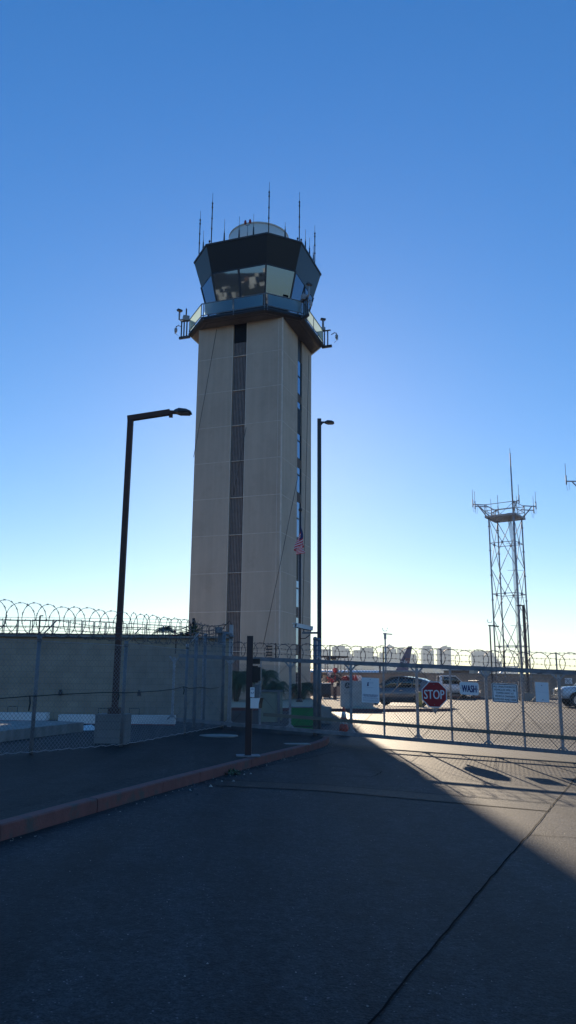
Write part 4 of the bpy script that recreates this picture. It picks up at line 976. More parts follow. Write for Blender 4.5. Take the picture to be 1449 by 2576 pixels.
# equipment trailer with pipes and hoses
Y = 64; tr = thing('equipment_trailer', 'cluttered work trailer with red hoses and stacked crates behind the lamp post', 'trailer', (at_y(845, 1745, Y).x, Y, .1))
a, d = at_y(811, 1716, Y), at_y(884, 1716, Y); b = MB(); b.prism([(a.x, Y), (d.x, Y), (d.x, Y+2.2), (a.x, Y+2.2)], a.z-.22, a.z); part('bed', b, 'dark', tr)
R2 = random.Random(12)
for i in range(26):
    x, y = R2.uniform(813, 882), R2.uniform(1695, 1714); c = at_y(x, y, Y+R2.uniform(.1, 1.6)); b = MB(); b.box(c, (R2.uniform(.2, .7), R2.uniform(.2, .6), R2.uniform(.15, .45)), R2.uniform(-.4, .4)); part('crate', b, R2.choice(['equipgrey', 'equipgrey', 'white', 'dark', 'redpaint']), tr)
for i in range(7):
    x, y = R2.uniform(828, 880), R2.uniform(1698, 1722); c = at_y(x, y, Y-.1); b = MB(); b.tube([c+Vector((.35*math.cos(q*.7), .1, .28*math.sin(q*.7+i))) for q in range(9)], .05, 6); part('hose', b, 'redpaint' if i % 2 else 'dark', tr)
b = MB(); c = at_y(843, 1686, Y); b.lathe([(.14, -.18), (.2, -.1), (.2, .1), (.14, .18)], c, 12); b.beam(c-UP*1.1, c, .07, .07); part('reel', b, 'redpaint', tr)
for x in (822, 872): c = at_y(x, 1735, Y-.02); c.z = .45; b = MB(); b.lathe([(.36, -.12), (.36, .12)], c, 18, axis=(Vector((1, 0, 0)), UP, Vector((0, -1, 0)))); part('wheel', b, 'rubber', tr)
c = at_y(895, 1713, 66); t = thing('traffic_cone', 'far red cone standing against a white board near the wall', 'traffic cone', tuple(c-UP*.3)); b = MB(); b.lathe([(.3, -.0), (.22, .1), (.04, .62)], c-UP*.1, 14); part('body', b, 'orange', t); b = MB(); b.box(c-UP*.15, (.7, .5, .1)); part('base', b, 'dark', t)
b = MB(); a, d = at_y(886, 1712, 66.6), at_y(911, 1699, 66.6); b.prism([(a.x, 66.6), (d.x, 66.6), (d.x, 66.7), (a.x, 66.7)], .1, d.z); solo('white_board', b, ['white'], 'white board standing behind the far red cone by the wall', 'board', loc=(a.x, 66.6, .1))
# canopy frame
Y = 78; cn = thing('canopy_frame', 'flat open canopy frame on thin posts beyond the yard wall', 'canopy', (at_y(845, 1700, Y).x, Y, .1))
a, d = at_y(806, 1651, Y), at_y(876, 1652.5, Y); b = MB(); b.beam(a, d, .15, .14); b.beam(a+Vector((0, 2.5, 0)), d+Vector((0, 2.5, 0)), .12, .12); part('roof_beam', b, 'dark', cn)
for x in (818, 824, 841, 850, 857, 867, 876): p = at_y(x, 1652, Y); b = MB(); b.beam((p.x, Y, .1), (p.x, Y, p.z), .1, .1); part('post', b, 'galvdull', cn)
for x in (826, 836, 842): p = at_y(x, 1655, Y); b = MB(); b.lathe([(.1, -.2), (.18, -.1), (.12, .1)], p, 8); part('lamp', b, 'dark', cn)

# ---------------------------------------------------------------- far wall
YW = 74.8; zt = at_y(1100, 1695.5, YW).z; x0 = at_y(812, 1700, YW).x-3
fw = thing('boundary_wall', 'long tan block boundary wall at the far side of the yard', 'wall', (x0+20, YW, .1))
b = MB(); b.prism([(x0, YW), (70, YW), (70, YW+.3), (x0, YW+.3)], 0, zt); part('wall', b, 'farwall', fw)
b = MB(); b.prism([(x0-.05, YW-.05), (70, YW-.05), (70, YW+.35), (x0-.05, YW+.35)], zt, zt+.08); part('coping', b, 'concrete', fw)
a, d = at_y(1421.5, 1720, YW-.02), at_y(1438.7, 1706, YW-.02); b = MB(); b.prism([(a.x, YW-.04), (d.x, YW-.04), (d.x, YW-.01), (a.x, YW-.01)], a.z, d.z)
for q in range(3): b.box(((a.x+d.x)/2, YW-.045, d.z-.12-q*.12), (.4, .006, .04), m=1)
solo('wall_sign', b, ['signwhite', 'greyink'], 'small white square sign on the far boundary wall', 'sign', loc=tuple(a))
b = MB(); b.prism([(at_y(900, 1752, 72.6).x, 72.6), (at_y(1209, 1752, 72.6).x, 72.6), (at_y(1209, 1752, 72.6).x, 73.1), (at_y(900, 1752, 72.6).x, 73.1)], .05, .25); struct('far_curb', b, 'curb')

# ---------------------------------------------------------------- vehicles (local: +x forward, z up, origin at ground centre)
def loft(b, st, m=0, sm=True):
    n = len(st[0]); base = len(b.v)
    for s_ in st: b.v += [Vector(p) for p in s_]
    for i in range(len(st)-1):
        for j in range(n): b.f.append((base+i*n+j, base+i*n+(j+1) % n, base+(i+1)*n+(j+1) % n, base+(i+1)*n+j)); b.m.append(m); b.sm.append(sm)
    b.f.append(tuple(base+j for j in reversed(range(n)))); b.m.append(m); b.sm.append(False); b.f.append(tuple(base+(len(st)-1)*n+j for j in range(n))); b.m.append(m); b.sm.append(False)
def sec(x, w, z0, zb, crown=.03, tuck=.08):
    return [(x, -w+tuck, z0), (x, w-tuck, z0), (x, w, z0+(zb-z0)*.35), (x, w-.01, z0+(zb-z0)*.62), (x, w-.05, zb-.03), (x, w-.10, zb), (x, 0, zb+crown), (x, -w+.10, zb), (x, -w+.05, zb-.03), (x, -w+.01, z0+(zb-z0)*.62), (x, -w, z0+(zb-z0)*.35)]
def wheel(parent, x, y, r, w=.22, m='silver'):
    s_ = 1 if y > 0 else -1; ax = (Vector((1, 0, 0)), UP, Vector((0, s_, 0))); b = MB()
    b.lathe([(r*.6, -w/2), (r*.93, -w/2), (r, -w/2+.04), (r, w/2-.04), (r*.93, w/2), (r*.66, w/2+.005)], (x, y, r), 28, axis=ax); wh = part('wheel', b, 'rubber', parent)
    b = MB(); b.lathe([(r*.66, w/2+.006), (r*.62, w/2+.012), (r*.58, w/2-.03)], (x, y, r), 28, 0, axis=ax)
    for k_ in range(5):
        a = 2*pi*k_/5; d = Vector((math.cos(a), 0, math.sin(a))); c = Vector((x, y+s_*(w/2+.012), r)); b.beam(c+d*.04, c+d*r*.62, .05, .03, up=(0, 1, 0))
    b.lathe([(.07, w/2+.0), (.07, w/2+.03)], (x, y, r), 12, 0, axis=ax); part('rim', b, m, wh)
def arch(b, x, y, r, m):   # dark arch ring just outside the body side
    s_ = 1 if y > 0 else -1; pts = [(x+r*math.cos(a), y, r*.86+r*math.sin(a)) for a in [pi*i/14 for i in range(15)]]; b.tube(pts, .035, 5, m)
    b.add([(x, y-s_*.0, r*.86)]+[(px_, py_, pz_) for px_, py_, pz_ in pts]+[(x+r, y, .22), (x-r, y, .22)], [(0, i, i+1) for i in range(1, 15)]+[(0, 15, 17), (0, 17, 16), (0, 16, 1)], m)
def suv(label, col='suv'):
    t = thing('parked_car', label, 'car', local=True); b = MB()
    loft(b, [sec(-2.3, .72, .45, .92), sec(-2.22, .85, .30, 1.02), sec(-1.7, .92, .24, 1.04), sec(-.6, .94, .22, 1.02), sec(.6, .94, .22, 1.0), sec(1.25, .93, .22, .99), sec(1.9, .90, .25, .90), sec(2.25, .80, .32, .78), sec(2.36, .66, .40, .66)])
    part('body', b, col, t)
    def gsec(x, w0, z0, w1, z1): return [(x, -w0, z0), (x, w0, z0), (x, w1, z1-.03), (x, w1-.08, z1), (x, -w1+.08, z1), (x, -w1, z1-.03)]
    b = MB(); loft(b, [gsec(-2.1, .80, .98, .66, 1.06), gsec(-1.75, .83, 1.0, .64, 1.30), gsec(-1.1, .84, 1.0, .63, 1.50), gsec(-.2, .84, .99, .64, 1.60), gsec(.45, .84, .98, .62, 1.55), gsec(.95, .83, .98, .60, 1.33), gsec(1.45, .80, .97, .66, 1.0)], 0); part('glasshouse', b, 'carglass', t)
    b = MB()
    def rs(x, w, z, th=.035): return [(x, -w, z-th), (x, w, z-th), (x, w*.97, z), (x, -w*.97, z)]
    loft(b, [rs(-2.12, .62, 1.11), rs(-1.75, .66, 1.33), rs(-1.1, .66, 1.525), rs(-.2, .665, 1.625), rs(.45, .645, 1.575)], 0); part('roof', b, col, t)
    b = MB()
    for s_ in (-1, 1):
        y0, y1 = .845*s_, .65*s_
        b.beam((1.42, y0, .99), (.42, y1, 1.56), .05, .05); b.beam((.0, y0, 1.0), (-.08, y1, 1.60), .07, .04); b.beam((-.85, y0, 1.0), (-1.0, y1, 1.53), .07, .04)
        b.plate([(-1.35, y0*1.0, 1.02), (-2.12, y0*.93, 1.0), (-2.08, y1*1.08, 1.1), (-1.75, y1*1.02, 1.32), (-1.45, y1*1.01, 1.44)], (0, 1, .3), .04)
    part('pillar', b, col, t)
    for y in (-.945, .945):
        b = MB()
        for x in (1.42, -1.40): arch(b, x, y, .40, 0)
        b.beam((-1.0, y, .27), (1.0, y, .27), .03, .1)
        part('side_trim', b, 'black', t)
    for x in (1.42, -1.40):
        for y in (-.86, .86): wheel(t, x, y, .36)
    for s_ in (-1, 1):
        b = MB(); b.box((.85, s_*1.02, 1.06), (.14, .2, .13)); part('mirror', b, col, t)
        b = MB(); b.box((2.14, s_*.66, .72), (.2, .3, .09), -s_*.35); part('headlight', b, 'headlight', t)
        b = MB(); b.box((-2.2, s_*.66, .90), (.14, .34, .12), s_*.3); part('tail_light', b, 'taillight', t)
        for x in (-.05, -.95): b = MB(); b.box((x-.25, s_*.955, .86), (.2, .03, .03)); part('door_handle', b, 'silver', t)
    b = MB(); b.box((-2.31, 0, .68), (.02, .5, .13)); part('number_plate', b, 'signwhite', t)
    return t
def pickup(label, group=None):
    t = thing('pickup_truck', label, 'pickup truck', local=True, group=group); b = MB(); cw = 'vanwhite'
    loft(b, [sec(-.55, 1.0, .45, 1.2), sec(.6, 1.0, .45, 1.2), sec(1.35, 1.0, .45, 1.2), sec(1.45, .99, .45, 1.19), sec(2.3, .97, .48, 1.17), sec(2.72, .93, .5, 1.10), sec(2.86, .86, .56, 1.02)]); part('body', b, cw, t)
    b = MB()
    for s_ in (-1, 1): b.box((-1.72, s_*.965, .86), (2.30, .07, .72))
    b.box((-2.86, 0, .88), (.06, 1.86, .68)); b.box((-1.72, 0, .56), (2.3, 1.86, .06)); part('cargo_bed', b, cw, t)
    def gsec(x, w0, z0, w1, z1): return [(x, -w0, z0), (x, w0, z0), (x, w1, z1-.04), (x, w1-.08, z1), (x, -w1+.08, z1), (x, -w1, z1-.04)]
    b = MB(); loft(b, [gsec(-.52, .90, 1.18, .74, 1.88), gsec(.2, .91, 1.18, .76, 1.93), gsec(.85, .91, 1.18, .75, 1.88), gsec(1.62, .88, 1.17, .80, 1.22)]); part('glasshouse', b, 'carglass', t)
    b = MB(); loft(b, [[(x, -w, z-.06), (x, w, z-.06), (x, w*.96, z), (x, -w*.96, z)] for x, w, z in ((-.56, .77, 1.915), (.2, .79, 1.965), (.88, .78, 1.915))]); part('roof', b, cw, t)
    b = MB()
    for s_ in (-1, 1):
        y0, y1 = .93*s_, .77*s_
        b.plate([(-.56, y0, 1.18), (-.30, y0, 1.18), (-.34, y1*1.0, 1.88), (-.56, y1, 1.88)], (0, 1, .23), .05); b.beam((.45, y0, 1.18), (.42, y1, 1.9), .07, .05); b.beam((1.6, y0*.97, 1.2), (.86, y1, 1.9), .06, .06)
        b.beam((-.3, y1, 1.86), (.9, y1, 1.88), .05, .09)
    b.plate([(-.56, -.93, 1.18), (-.56, .93, 1.18), (-.56, .78, 1.4), (-.56, -.78, 1.4)], (1, 0, 0), .04)
    part('pillar', b, cw, t)
    for y in (-1.01, 1.01):
        b = MB()
        for x in (1.95, -1.75): arch(b, x, y, .47, 0)
        b.beam((-.9, y*.97, .42), (1.4, y*.97, .42), .06, .14)
        part('side_trim', b, 'black', t)
    for x in (1.95, -1.75):
        for y in (-.92, .92): wheel(t, x, y, .41, .26)
    b = MB(); b.box((2.93, 0, .60), (.16, 1.9, .2)); part('bumper', b, 'silver', t); b = MB(); b.box((-2.95, 0, .56), (.14, 1.8, .18)); part('bumper', b, 'silver', t)
    b = MB(); b.box((2.87, 0, .88), (.06, 1.2, .34)); 
    for q in range(4): b.box((2.91, 0, .76+q*.08), (.03, 1.16, .025), m=1)
    part('grille', b, ['black', 'silver'], t)
    for s_ in (-1, 1):
        b = MB(); b.box((2.82, s_*.76, .92), (.14, .28, .26)); part('headlight', b, 'headlight', t)
        b = MB(); b.box((1.1, s_*1.12, 1.28), (.12, .2, .28)); part('mirror', b, 'black', t)
        b = MB(); b.box((-2.88, s_*.93, .95), (.06, .1, .34)); part('tail_light', b, 'taillight', t)
        for x in (.25, -.45): b = MB(); b.box((x, s_*1.015, 1.05), (.2, .03, .04)); part('door_handle', b, 'silver', t)
    return t
car = suv('grey crossover parked behind the notice and STOP sign'); ang = math.radians(150)
car.rotation_euler = (0, 0, ang); car.scale = (1.06, 1.06, 1.08); wl = Vector((math.cos(ang)*-1.40-math.sin(ang)*.97, math.sin(ang)*-1.40+math.cos(ang)*.97, 0))*1.06
car.location = Vector((at_y(1057, 1765, 46.0).x, 46.0, .105))-wl
tk = pickup('white pickup truck parked by the far wall behind the WASH sign', 'white pickup trucks in the yard')
f_ = at_y(1209, 1720, 69.6); tk.location = (f_.x-3.0, 70.6, .106); tk.rotation_euler = (0, 0, math.radians(-2)); tk.scale = (1.0, 1.0, 1.03)
t2 = copy_tree(tk); t2['label'] = 'white pickup truck cut off by the right edge of the picture'; f_ = at_y(1418, 1760, 47.5); t2.location = (f_.x+2.95, 48.6, .11); t2.rotation_euler = (0, 0, math.radians(176))

# ---------------------------------------------------------------- lattice radio tower
def radio_tower(cx_, cy_, a_, label, zt, loc0=.1, single=False):
    """a_ half diagonal vector (x,y); four tube legs"""
    t = thing('radio_tower', label, 'radio tower', (cx_, cy_, loc0), 'lattice radio towers'); C_ = Vector((cx_, cy_, 0)); A_ = Vector((a_[0], a_[1], 0)); B_ = Vector((-a_[1], a_[0], 0))*-1
    legs = [C_-A_, C_+B_, C_+A_, C_-B_]; foot = .9
    for i, p in enumerate(legs):
        b = MB(); b.tube([p+UP*loc0, p+UP*zt], .065 if i != 1 else .095, 8)
        z = 2.0
        while z < zt: b.lathe([(.11, -.04), (.11, .04)], p+UP*z, 8); z += 2.15
        part('leg', b, 'hazegrey', t)
        b = MB(); b.box(p+UP*(loc0+.25), (.5, .5, .5)); part('footing', b, 'concrete', t)
    seg = 2.22; k = int((zt-.5)/seg); z0 = zt-.1-k*seg
    for i in range(k):
        b = MB()
        for j in range(4):
            p, q = legs[j], legs[(j+1) % 4]; m_ = (p+q)/2; za, zb_ = z0+i*seg, z0+(i+1)*seg
            b.tube([p+UP*za, m_+UP*(zb_ if i % 2 == 0 else za)], .026, 4) if False else None
            if i % 2 == 0:
                b.tube([p+UP*za, m_+UP*(za+seg)], .03, 4); b.tube([q+UP*za, m_+UP*(za+seg)], .03, 4)
                b.tube([p+UP*(za+seg), q+UP*(za+seg)], .03, 4); b.lathe([(.1, -.1), (.1, .1)], m_+UP*(za+seg), 6)
            else:
                b.tube([m_+UP*za, p+UP*(za+seg)], .03, 4); b.tube([m_+UP*za, q+UP*(za+seg)], .03, 4)
        part('bracing', b, 'hazegrey', t)
    # platform
    b = MB(); lp_ = [C_+(p-C_)*1.2 for p in legs]
    for j in range(4): b.beam(lp_[j]+UP*zt, lp_[(j+1) % 4]+UP*zt, .12, .16)
    for j in range(1, 12):
        f_ = j/12; b.beam(lp_[0]+(lp_[1]-lp_[0])*f_+UP*zt, lp_[3]+(lp_[2]-lp_[3])*f_+UP*zt, .07, .05); b.beam(lp_[1]+(lp_[2]-lp_[1])*f_+UP*(zt+.04), lp_[0]+(lp_[3]-lp_[0])*f_+UP*(zt+.04), .07, .04)
    for s_ in (-.5, 0, .5): b.beam(C_+A_*s_-B_*.5+UP*(zt+.1), C_+A_*s_+B_*.5+UP*(zt+.1), .15, .06, 1)
    b.lathe([(.45, .1), (.45, .4)], C_+A_*.35+UP*zt, 12, 1)
    part('platform', b, ['hazegrey', 'soffit'], t)
    b = MB()
    for h in (.55, 1.1):
        for j in range(4): b.tube([lp_[j]+UP*(zt+h), lp_[(j+1) % 4]+UP*(zt+h)], .03, 5)
    for p in lp_: b.tube([p+UP*zt, p+UP*(zt+1.15)], .04, 5)
    for j in range(4): b.tube([lp_[j]+UP*(zt+1.1), (lp_[j]+lp_[(j+1) % 4])/2+UP*(zt+.1), lp_[(j+1) % 4]+UP*(zt+1.1)], .02, 4)
    part('railing', b, 'hazegrey', t)
    # outrigger arms with whips
    for s_, d in ((-1, -A_), (1, A_), (1, B_*.9), (-1, -B_*.9)):
        n_ = d.normalized(); sd = n_.cross(UP)
        for w_ in (-.22, .22) if abs(n_.x) > .7 and not single else (0,):
            r0 = C_+d*1.05+sd*w_; tip = r0+n_*1.25+UP*(zt+1.0+w_*.6); b = MB(); b.beam(r0+UP*(zt+1.0+w_*.6), tip, .08, .08); b.tube([r0+UP*(zt+.1), r0+n_*.8+UP*(zt+.95+w_*.6)], .05, 5); ar = part('arm', b, 'hazegrey', t)
            b = MB(); b.tube([tip-UP*.25, tip+UP*.45], .05, 6); b.tube([tip+UP*.45, tip+UP*1.35], .02, 5); b.tube([tip-UP*.25, tip-UP*.7+n_*-.05, tip-UP*.65-n_*.18, tip-UP*.1-n_*.2], .012, 4); part('whip_antenna', b, 'hazegrey', ar)
    for s_, q_, hh in ((-.55, .3, 1.9), (-.3, -.2, 2.1), (.65, .2, 2.0), (.35, .35, 1.3)):
        p = C_+A_*s_+B_*q_; b = MB(); b.tube([p+UP*zt, p+UP*(zt+hh*.5)], .04, 5); b.tube([p+UP*(zt+hh*.5), p+UP*(zt+hh)], .02, 5); part('whip_antenna', b, 'hazegrey', t)
    p = legs[1]; b = MB(); b.tube([p+UP*(zt-.2), p+UP*(zt+4.2)], .075, 8, r2=.06); b.tube([p+UP*(zt+4.2), p+UP*(zt+5.5)], .05, 6); b.tube([p+UP*(zt+5.5), p+UP*(zt+5.95)], .02, 5); part('mast', b, 'hazegrey', t)
    b = MB()
    for i in range(8):
        o = A_*(.42+.035*i)-B_*.25; b.tube([C_+A_*(.2+.03*i)-B_*.1+UP*(zt-.1), C_+o+UP*(zt-2.2), C_+o+A_*.05+UP*.4], .014, 4)
    for z in [zt-2.2-i*2.4 for i in range(6)]: b.beam(C_+A_*.1-B_*.25+UP*z, C_+A_*.95-B_*.03+UP*z, .03, .03)
    part('cable_run', b, 'hazegrey', t)
    return t
Yt = 66.5; cL = at_y(1241.9, 1609, Yt).x; cRt = at_y(1332.3, 1609, Yt).x; cxm = (cL+cRt)/2; hd = (cRt-cL)/2
zt1 = at_y(1281, 1303, Yt).z
rt1 = radio_tower(cxm, Yt, (hd, .18*hd), 'full grey lattice radio tower with antenna platform behind the gate', zt1)
# second tower, right of the frame: only its arm reaches in
Y2 = 55.0; tip = at_y(1424, 1211, Y2); hd2 = hd; radio_tower(tip.x+hd2*1.05+1.25, Y2, (hd2, .02), 'radio tower whose antenna arm reaches in at the right edge', tip.z-1.0, .1, True)
# enclosure fence around tower foot
ec = thing('enclosure_fence', 'low screened fence around the radio tower foot by the far wall', 'fence', (cxm, Yt-2.3, .1))
xl, xr_ = at_y(1222, 1713, 64).x, at_y(1345, 1713, 64).x; zt_ = at_y(1290, 1713, 64).z
b = MB(); b.tube([(xl, 64, zt_), (xr_, 64, zt_)], .03, 6); b.tube([(xl, 64, zt_), (xl, 70, zt_)], .03, 6); b.tube([(xr_, 64, zt_), (xr_, 70, zt_)], .03, 6); part('rail', b, 'galvdull', ec)
for x in (xl, (2*xl+xr_)/3, (xl+2*xr_)/3, xr_): b = MB(); b.tube([(x, 64, .1), (x, 64, zt_)], .035, 6); part('post', b, 'galvdull', ec)
b = MB(); chain(b, lambda x, z, s: Vector((xl+x, 64+s, .15+z)), xr_-xl, zt_-.2, .12, .008); part('chain_link', b, 'mesh', ec)
# lamp post before the far wall
Y = 63.2; p = at_y(1328.6, 1738, Y); t = thing('street_lamp', 'dark lamp post in front of the lattice radio tower, small head to left', 'street lamp', (p.x, Y, .1), 'lamp posts')
b = MB(); b.beam((p.x, Y, .75), (p.x, Y, zpx(p, 1522)), .2, .2); part('pole', b, 'bronze', t); b = MB(); b.box((p.x, Y, .43), (.8, .7, .66)); part('plinth', b, 'concrete', t)
zz = zpx(p, 1523.5); part('lamp_head', lamp_head(Vector((p.x-.1, Y, zz)), (-1, 0, 0), .45), ['bronze', 'galvdull'], t)
for X_, yb, yt_, Yd, lb, hr in ((970.5, 1700, 1594, 120, 'distant grey light pole above the plane fuselage', 1), (1238, 1700, 1572, 64.8, 'slim pole with small twin lamp beside the radio tower left leg', 0)):
    p = at_y(X_, yb, Yd); top = zpx(p, yt_); t = thing('light_pole', lb, 'light pole', (p.x, Yd, .1)); w = .24 if hr else .12
    b = MB(); b.tube([(p.x, Yd, .1), (p.x, Yd, top)], w/2, 8); part('pole', b, 'hazegrey' if hr else 'bronze', t)
    b = MB()
    if hr: b.beam((p.x-.3, Yd, top), (p.x+1.1, Yd, top-.1), .3, .14); b.beam((p.x, Yd, top-.8), (p.x, Yd, top+.1), .35, .35)
    else: b.beam((p.x-.12, Yd, top-.05), (p.x+.75, Yd, top-.12), .1, .1)
    part('lamp_head', b, 'hazegrey' if hr else 'bronze', t)
    b = MB(); k_ = 2 if hr else 1; b.tube([(p.x-.18*k_, Yd, top+.45*k_), (p.x-.14*k_, Yd, top+.2*k_), (p.x+.14*k_, Yd, top+.2*k_), (p.x+.18*k_, Yd, top+.45*k_)], .03*k_, 6); part('beacon', b, 'white', t)
p = at_y(956, 1690, 76); b = MB(); b.tube([(p.x, 76, .1), (p.x, 76, zpx(p, 1672))], .09, 8); b.lathe([(.11, 0), (.02, .08)], (p.x, 76, zpx(p, 1672)), 8); solo('steel_post', b, 'bronze', 'short dark post just beyond the far wall above the notice sign', 'post', loc=(p.x, 76, .1))

# ---------------------------------------------------------------- parked aeroplane beyond the wall
YP = 250; S_ = YP/F
pl = thing('cargo_plane', 'parked white cargo plane with purple tail beyond the far wall', 'aeroplane', (at_y(960, 1690, YP).x, YP, .1))
xt = at_y(1012, 1690, YP).x; zr = at_y(960, 1686.5, YP).z; rad = 1.9; b = MB()
fus = [(-38, .3, -.4), (-37, 1.1, -.25), (-34, 1.75, -.05), (-30, 1.9, 0), (-8, 1.9, 0), (-2, 1.5, .3), (3, .6, 1.0), (4.6, .2, 1.25)]
k = 24; base = len(b.v)
for x, r, dz in fus:
    for j in range(k): a = 2*pi*j/k; b.v.append(Vector((xt+x, YP+r*math.cos(a), zr-rad+dz+r*math.sin(a))))
for i in range(len(fus)-1):
    for j in range(k): b.f.append((base+i*k+j, base+i*k+(j+1) % k, base+(i+1)*k+(j+1) % k, base+(i+1)*k+j)); b.m.append(0); b.sm.append(True)
part('fuselage', b, 'fuse', pl)
def PP(x, y, o=0): v = at_y(x, y, YP); return v+Vector((0, o, 0))
b = MB(); b.plate([PP(994, 1688), PP(1026, 1692), PP(1037, 1625.5), PP(1026, 1626)], (0, 1, 0), .35, 0); 
b.plate([PP(1013, 1676, -.2), PP(1028, 1676, -.2), PP(1031.5, 1655, -.2), PP(1019, 1655, -.2)], (0, 1, 0), .02, 1)
b.text('FedEx', PP(1015, 1664, -.24), (1, 0, 0), UP, 2.4, 1.0, 2)
part('tail_fin', b, ['tail', 'tailorange', 'fuse'], pl)
b = MB(); b.add([(xt-2, YP, zr-.6), (xt+1, YP, zr-.5), (xt+4, YP-6.5, zr-.2), (xt+2.4, YP-6.5, zr-.2), (xt-2, YP, zr-.8), (xt+1, YP, zr-.7), (xt+4, YP-6.5, zr-.3), (xt+2.4, YP-6.5, zr-.3)], [(0, 1, 2, 3), (7, 6, 5, 4), (0, 4, 5, 1), (1, 5, 6, 2), (2, 6, 7, 3), (3, 7, 4, 0)]); part('tailplane', b, 'fuse', pl)
b = MB(); b.add([(xt-24, YP, 2.2), (xt-16, YP, 2.2), (xt-12, YP-17, 3.4), (xt-14.5, YP-17, 3.4), (xt-24, YP, 1.8), (xt-16, YP, 1.9), (xt-12, YP-17, 3.3), (xt-14.5, YP-17, 3.3)], [(0, 1, 2, 3), (7, 6, 5, 4), (0, 4, 5, 1), (1, 5, 6, 2), (2, 6, 7, 3), (3, 7, 4, 0)]); part('wing', b, 'fuse', pl)
for x in (-32, -19): b = MB(); b.tube([(xt+x, YP, .7), (xt+x, YP, zr-3)], .15, 6); b.lathe([(.6, -.3), (.6, .3)], (xt+x, YP, .7), 14, axis=(Vector((1, 0, 0)), UP, Vector((0, 1, 0)))); part('landing_gear', b, 'dark', pl)
# low airport sheds and gear beyond the wall
for x0, x1, y0, Yd, m_, lb in ((975, 1057, 1687, 130, 'equipgrey', 'low tan shed under the plane tail beyond the wall'), (1137, 1180, 1684, 150, 'redbrick', 'low reddish shed beyond the wall left of the masts'), (1192, 1236, 1679, 170, 'equipgrey', 'low pale shed with flat roof beyond the wall'), (1365, 1408, 1688, 160, 'hazegrey', 'low grey shed at the right beyond the wall')):
    a, d = at_y(x0, 1695, Yd), at_y(x1, y0, Yd); t = thing('shed', lb, 'shed', (a.x, Yd, .1)); b = MB(); b.prism([(a.x, Yd), (d.x, Yd), (d.x, Yd+8), (a.x, Yd+8)], .0, d.z-.2); part('wall', b, m_, t)
    b = MB(); b.prism([(a.x-.2, Yd-.2), (d.x+.2, Yd-.2), (d.x+.2, Yd+8.2), (a.x-.2, Yd+8.2)], d.z-.2, d.z); part('roof', b, 'hazegrey', t)
for x, lb in ((1208, 'left'), (1238, 'middle'), (1260, 'right')):
    x = {'left': 1208, 'middle': 1238, 'right': 1262}[lb]-0; a, d = at_y(x-3, 1694, 140), at_y(x+4, 1682, 140); b = MB(); b.beam(a, d, .35, .35)
    b.beam((a.x, a.y, .1), a, .2, .2)
    solo('loading_arm', b, 'white', f'small slanted white boom beyond the wall, {lb} of three', 'boom', 'slanted booms beyond the wall', loc=tuple(a))

# ---------------------------------------------------------------- skyline
YS = 2600.0
def hr(name, label, boxes, mats='city', roof=None, peak=None):
    """boxes: (x0,x1,ytop[,dy])"""
    c = at_y((boxes[0][0]+boxes[0][1])/2, 1700, YS); t = thing(name, label, 'high-rise', (c.x, YS, .1), 'high-rises on the skyline')
    for i, bx in enumerate(boxes):
        a, d = at_y(bx[0], 1690, YS), at_y(bx[1], bx[2], YS); y0 = YS+i*1.5; b = MB(); top = d.z
        b.prism([(a.x, y0), (d.x, y0), (d.x, y0+40), (a.x, y0+40)], .1, top)
        part('tower_block', b, mats, t)
        if d.x-a.x > 75:
            b = MB(); b.prism([(a.x+(d.x-a.x)*.3, y0+8), (a.x+(d.x-a.x)*.7, y0+8), (a.x+(d.x-a.x)*.7, y0+25), (a.x+(d.x-a.x)*.3, y0+25)], top, top+3.5); part('penthouse', b, mats, t)
    if peak:
        a, d = at_y(peak[0], peak[2], YS), at_y(peak[1], peak[2], YS); tp = at_y((peak[0]+peak[1])/2, peak[3], YS); b = MB()
        b.add([(a.x, YS, a.z), (d.x, YS, a.z), (d.x, YS+40, a.z), (a.x, YS+40, a.z), (tp.x, YS+20, tp.z)], [(0, 1, 4), (1, 2, 4), (2, 3, 4), (3, 0, 4), (3, 2, 1, 0)]); part('pyramid_roof', b, mats, t)
    return t
def city(name, c1, c2):
    m = brick(name, c1, c1, c2, 9.0, 4.0, .9, .0, rough=.6); return m
M['city'] = city('skyline_facade', (.05, .07, .09), (.14, .16, .18)); M['city2'] = city('skyline_glass', (.04, .06, .09), (.10, .12, .15))
def ZS(x, y): return 805+.2117*x, 1610.2+.2117*y
def zb(*a): return [(*[ZS(x0, 0)[0], ZS(x1, 0)[0]], ZS(0, y)[1]) for x0, x1, y in a]
hr('high_rise', 'flat-topped high-rise just right of the lamp post on skyline', zb((20, 130, 108)))
hr('high_rise', 'wide stepped high-rise with flat overhanging roof at skyline left', zb((150, 278, 80), (278, 345, 98), (345, 362, 128), (360, 385, 165), (385, 410, 188), (180, 300, 66)), 'city2')
hr('high_rise', 'twin-stepped high-rise group left of the distant light pole', zb((410, 492, 118), (490, 635, 92), (635, 682, 190), (680, 706, 202)))
hr('high_rise', 'narrow low high-rise beside the distant light pole', zb((724, 750, 152)))
hr('high_rise', 'high-rise with pointed pyramid roof on the skyline', zb((785, 882, 74), (882, 908, 106)), 'city2', peak=(*[ZS(x, 0)[0] for x in (785, 868)], ZS(0, 74)[1], ZS(0, 40)[1]))
hr('high_rise', 'blocky high-rise behind the purple plane tail', zb((906, 945, 156), (940, 1062, 100), (970, 1040, 86)))
hr('high_rise', 'lower round-topped high-rise right of the plane tail', zb((1072, 1150, 180), (1088, 1136, 170)), 'city2')
hr('high_rise', 'tall slim high-rise with stepped crown in skyline centre', zb((1230, 1352, 122), (1238, 1345, 92), (1252, 1330, 66)))
t = hr('high_rise', 'tall high-rise with curved sloping top, left of the WASH sign edge', [(1106, 1134.5, 1632)], 'city2')
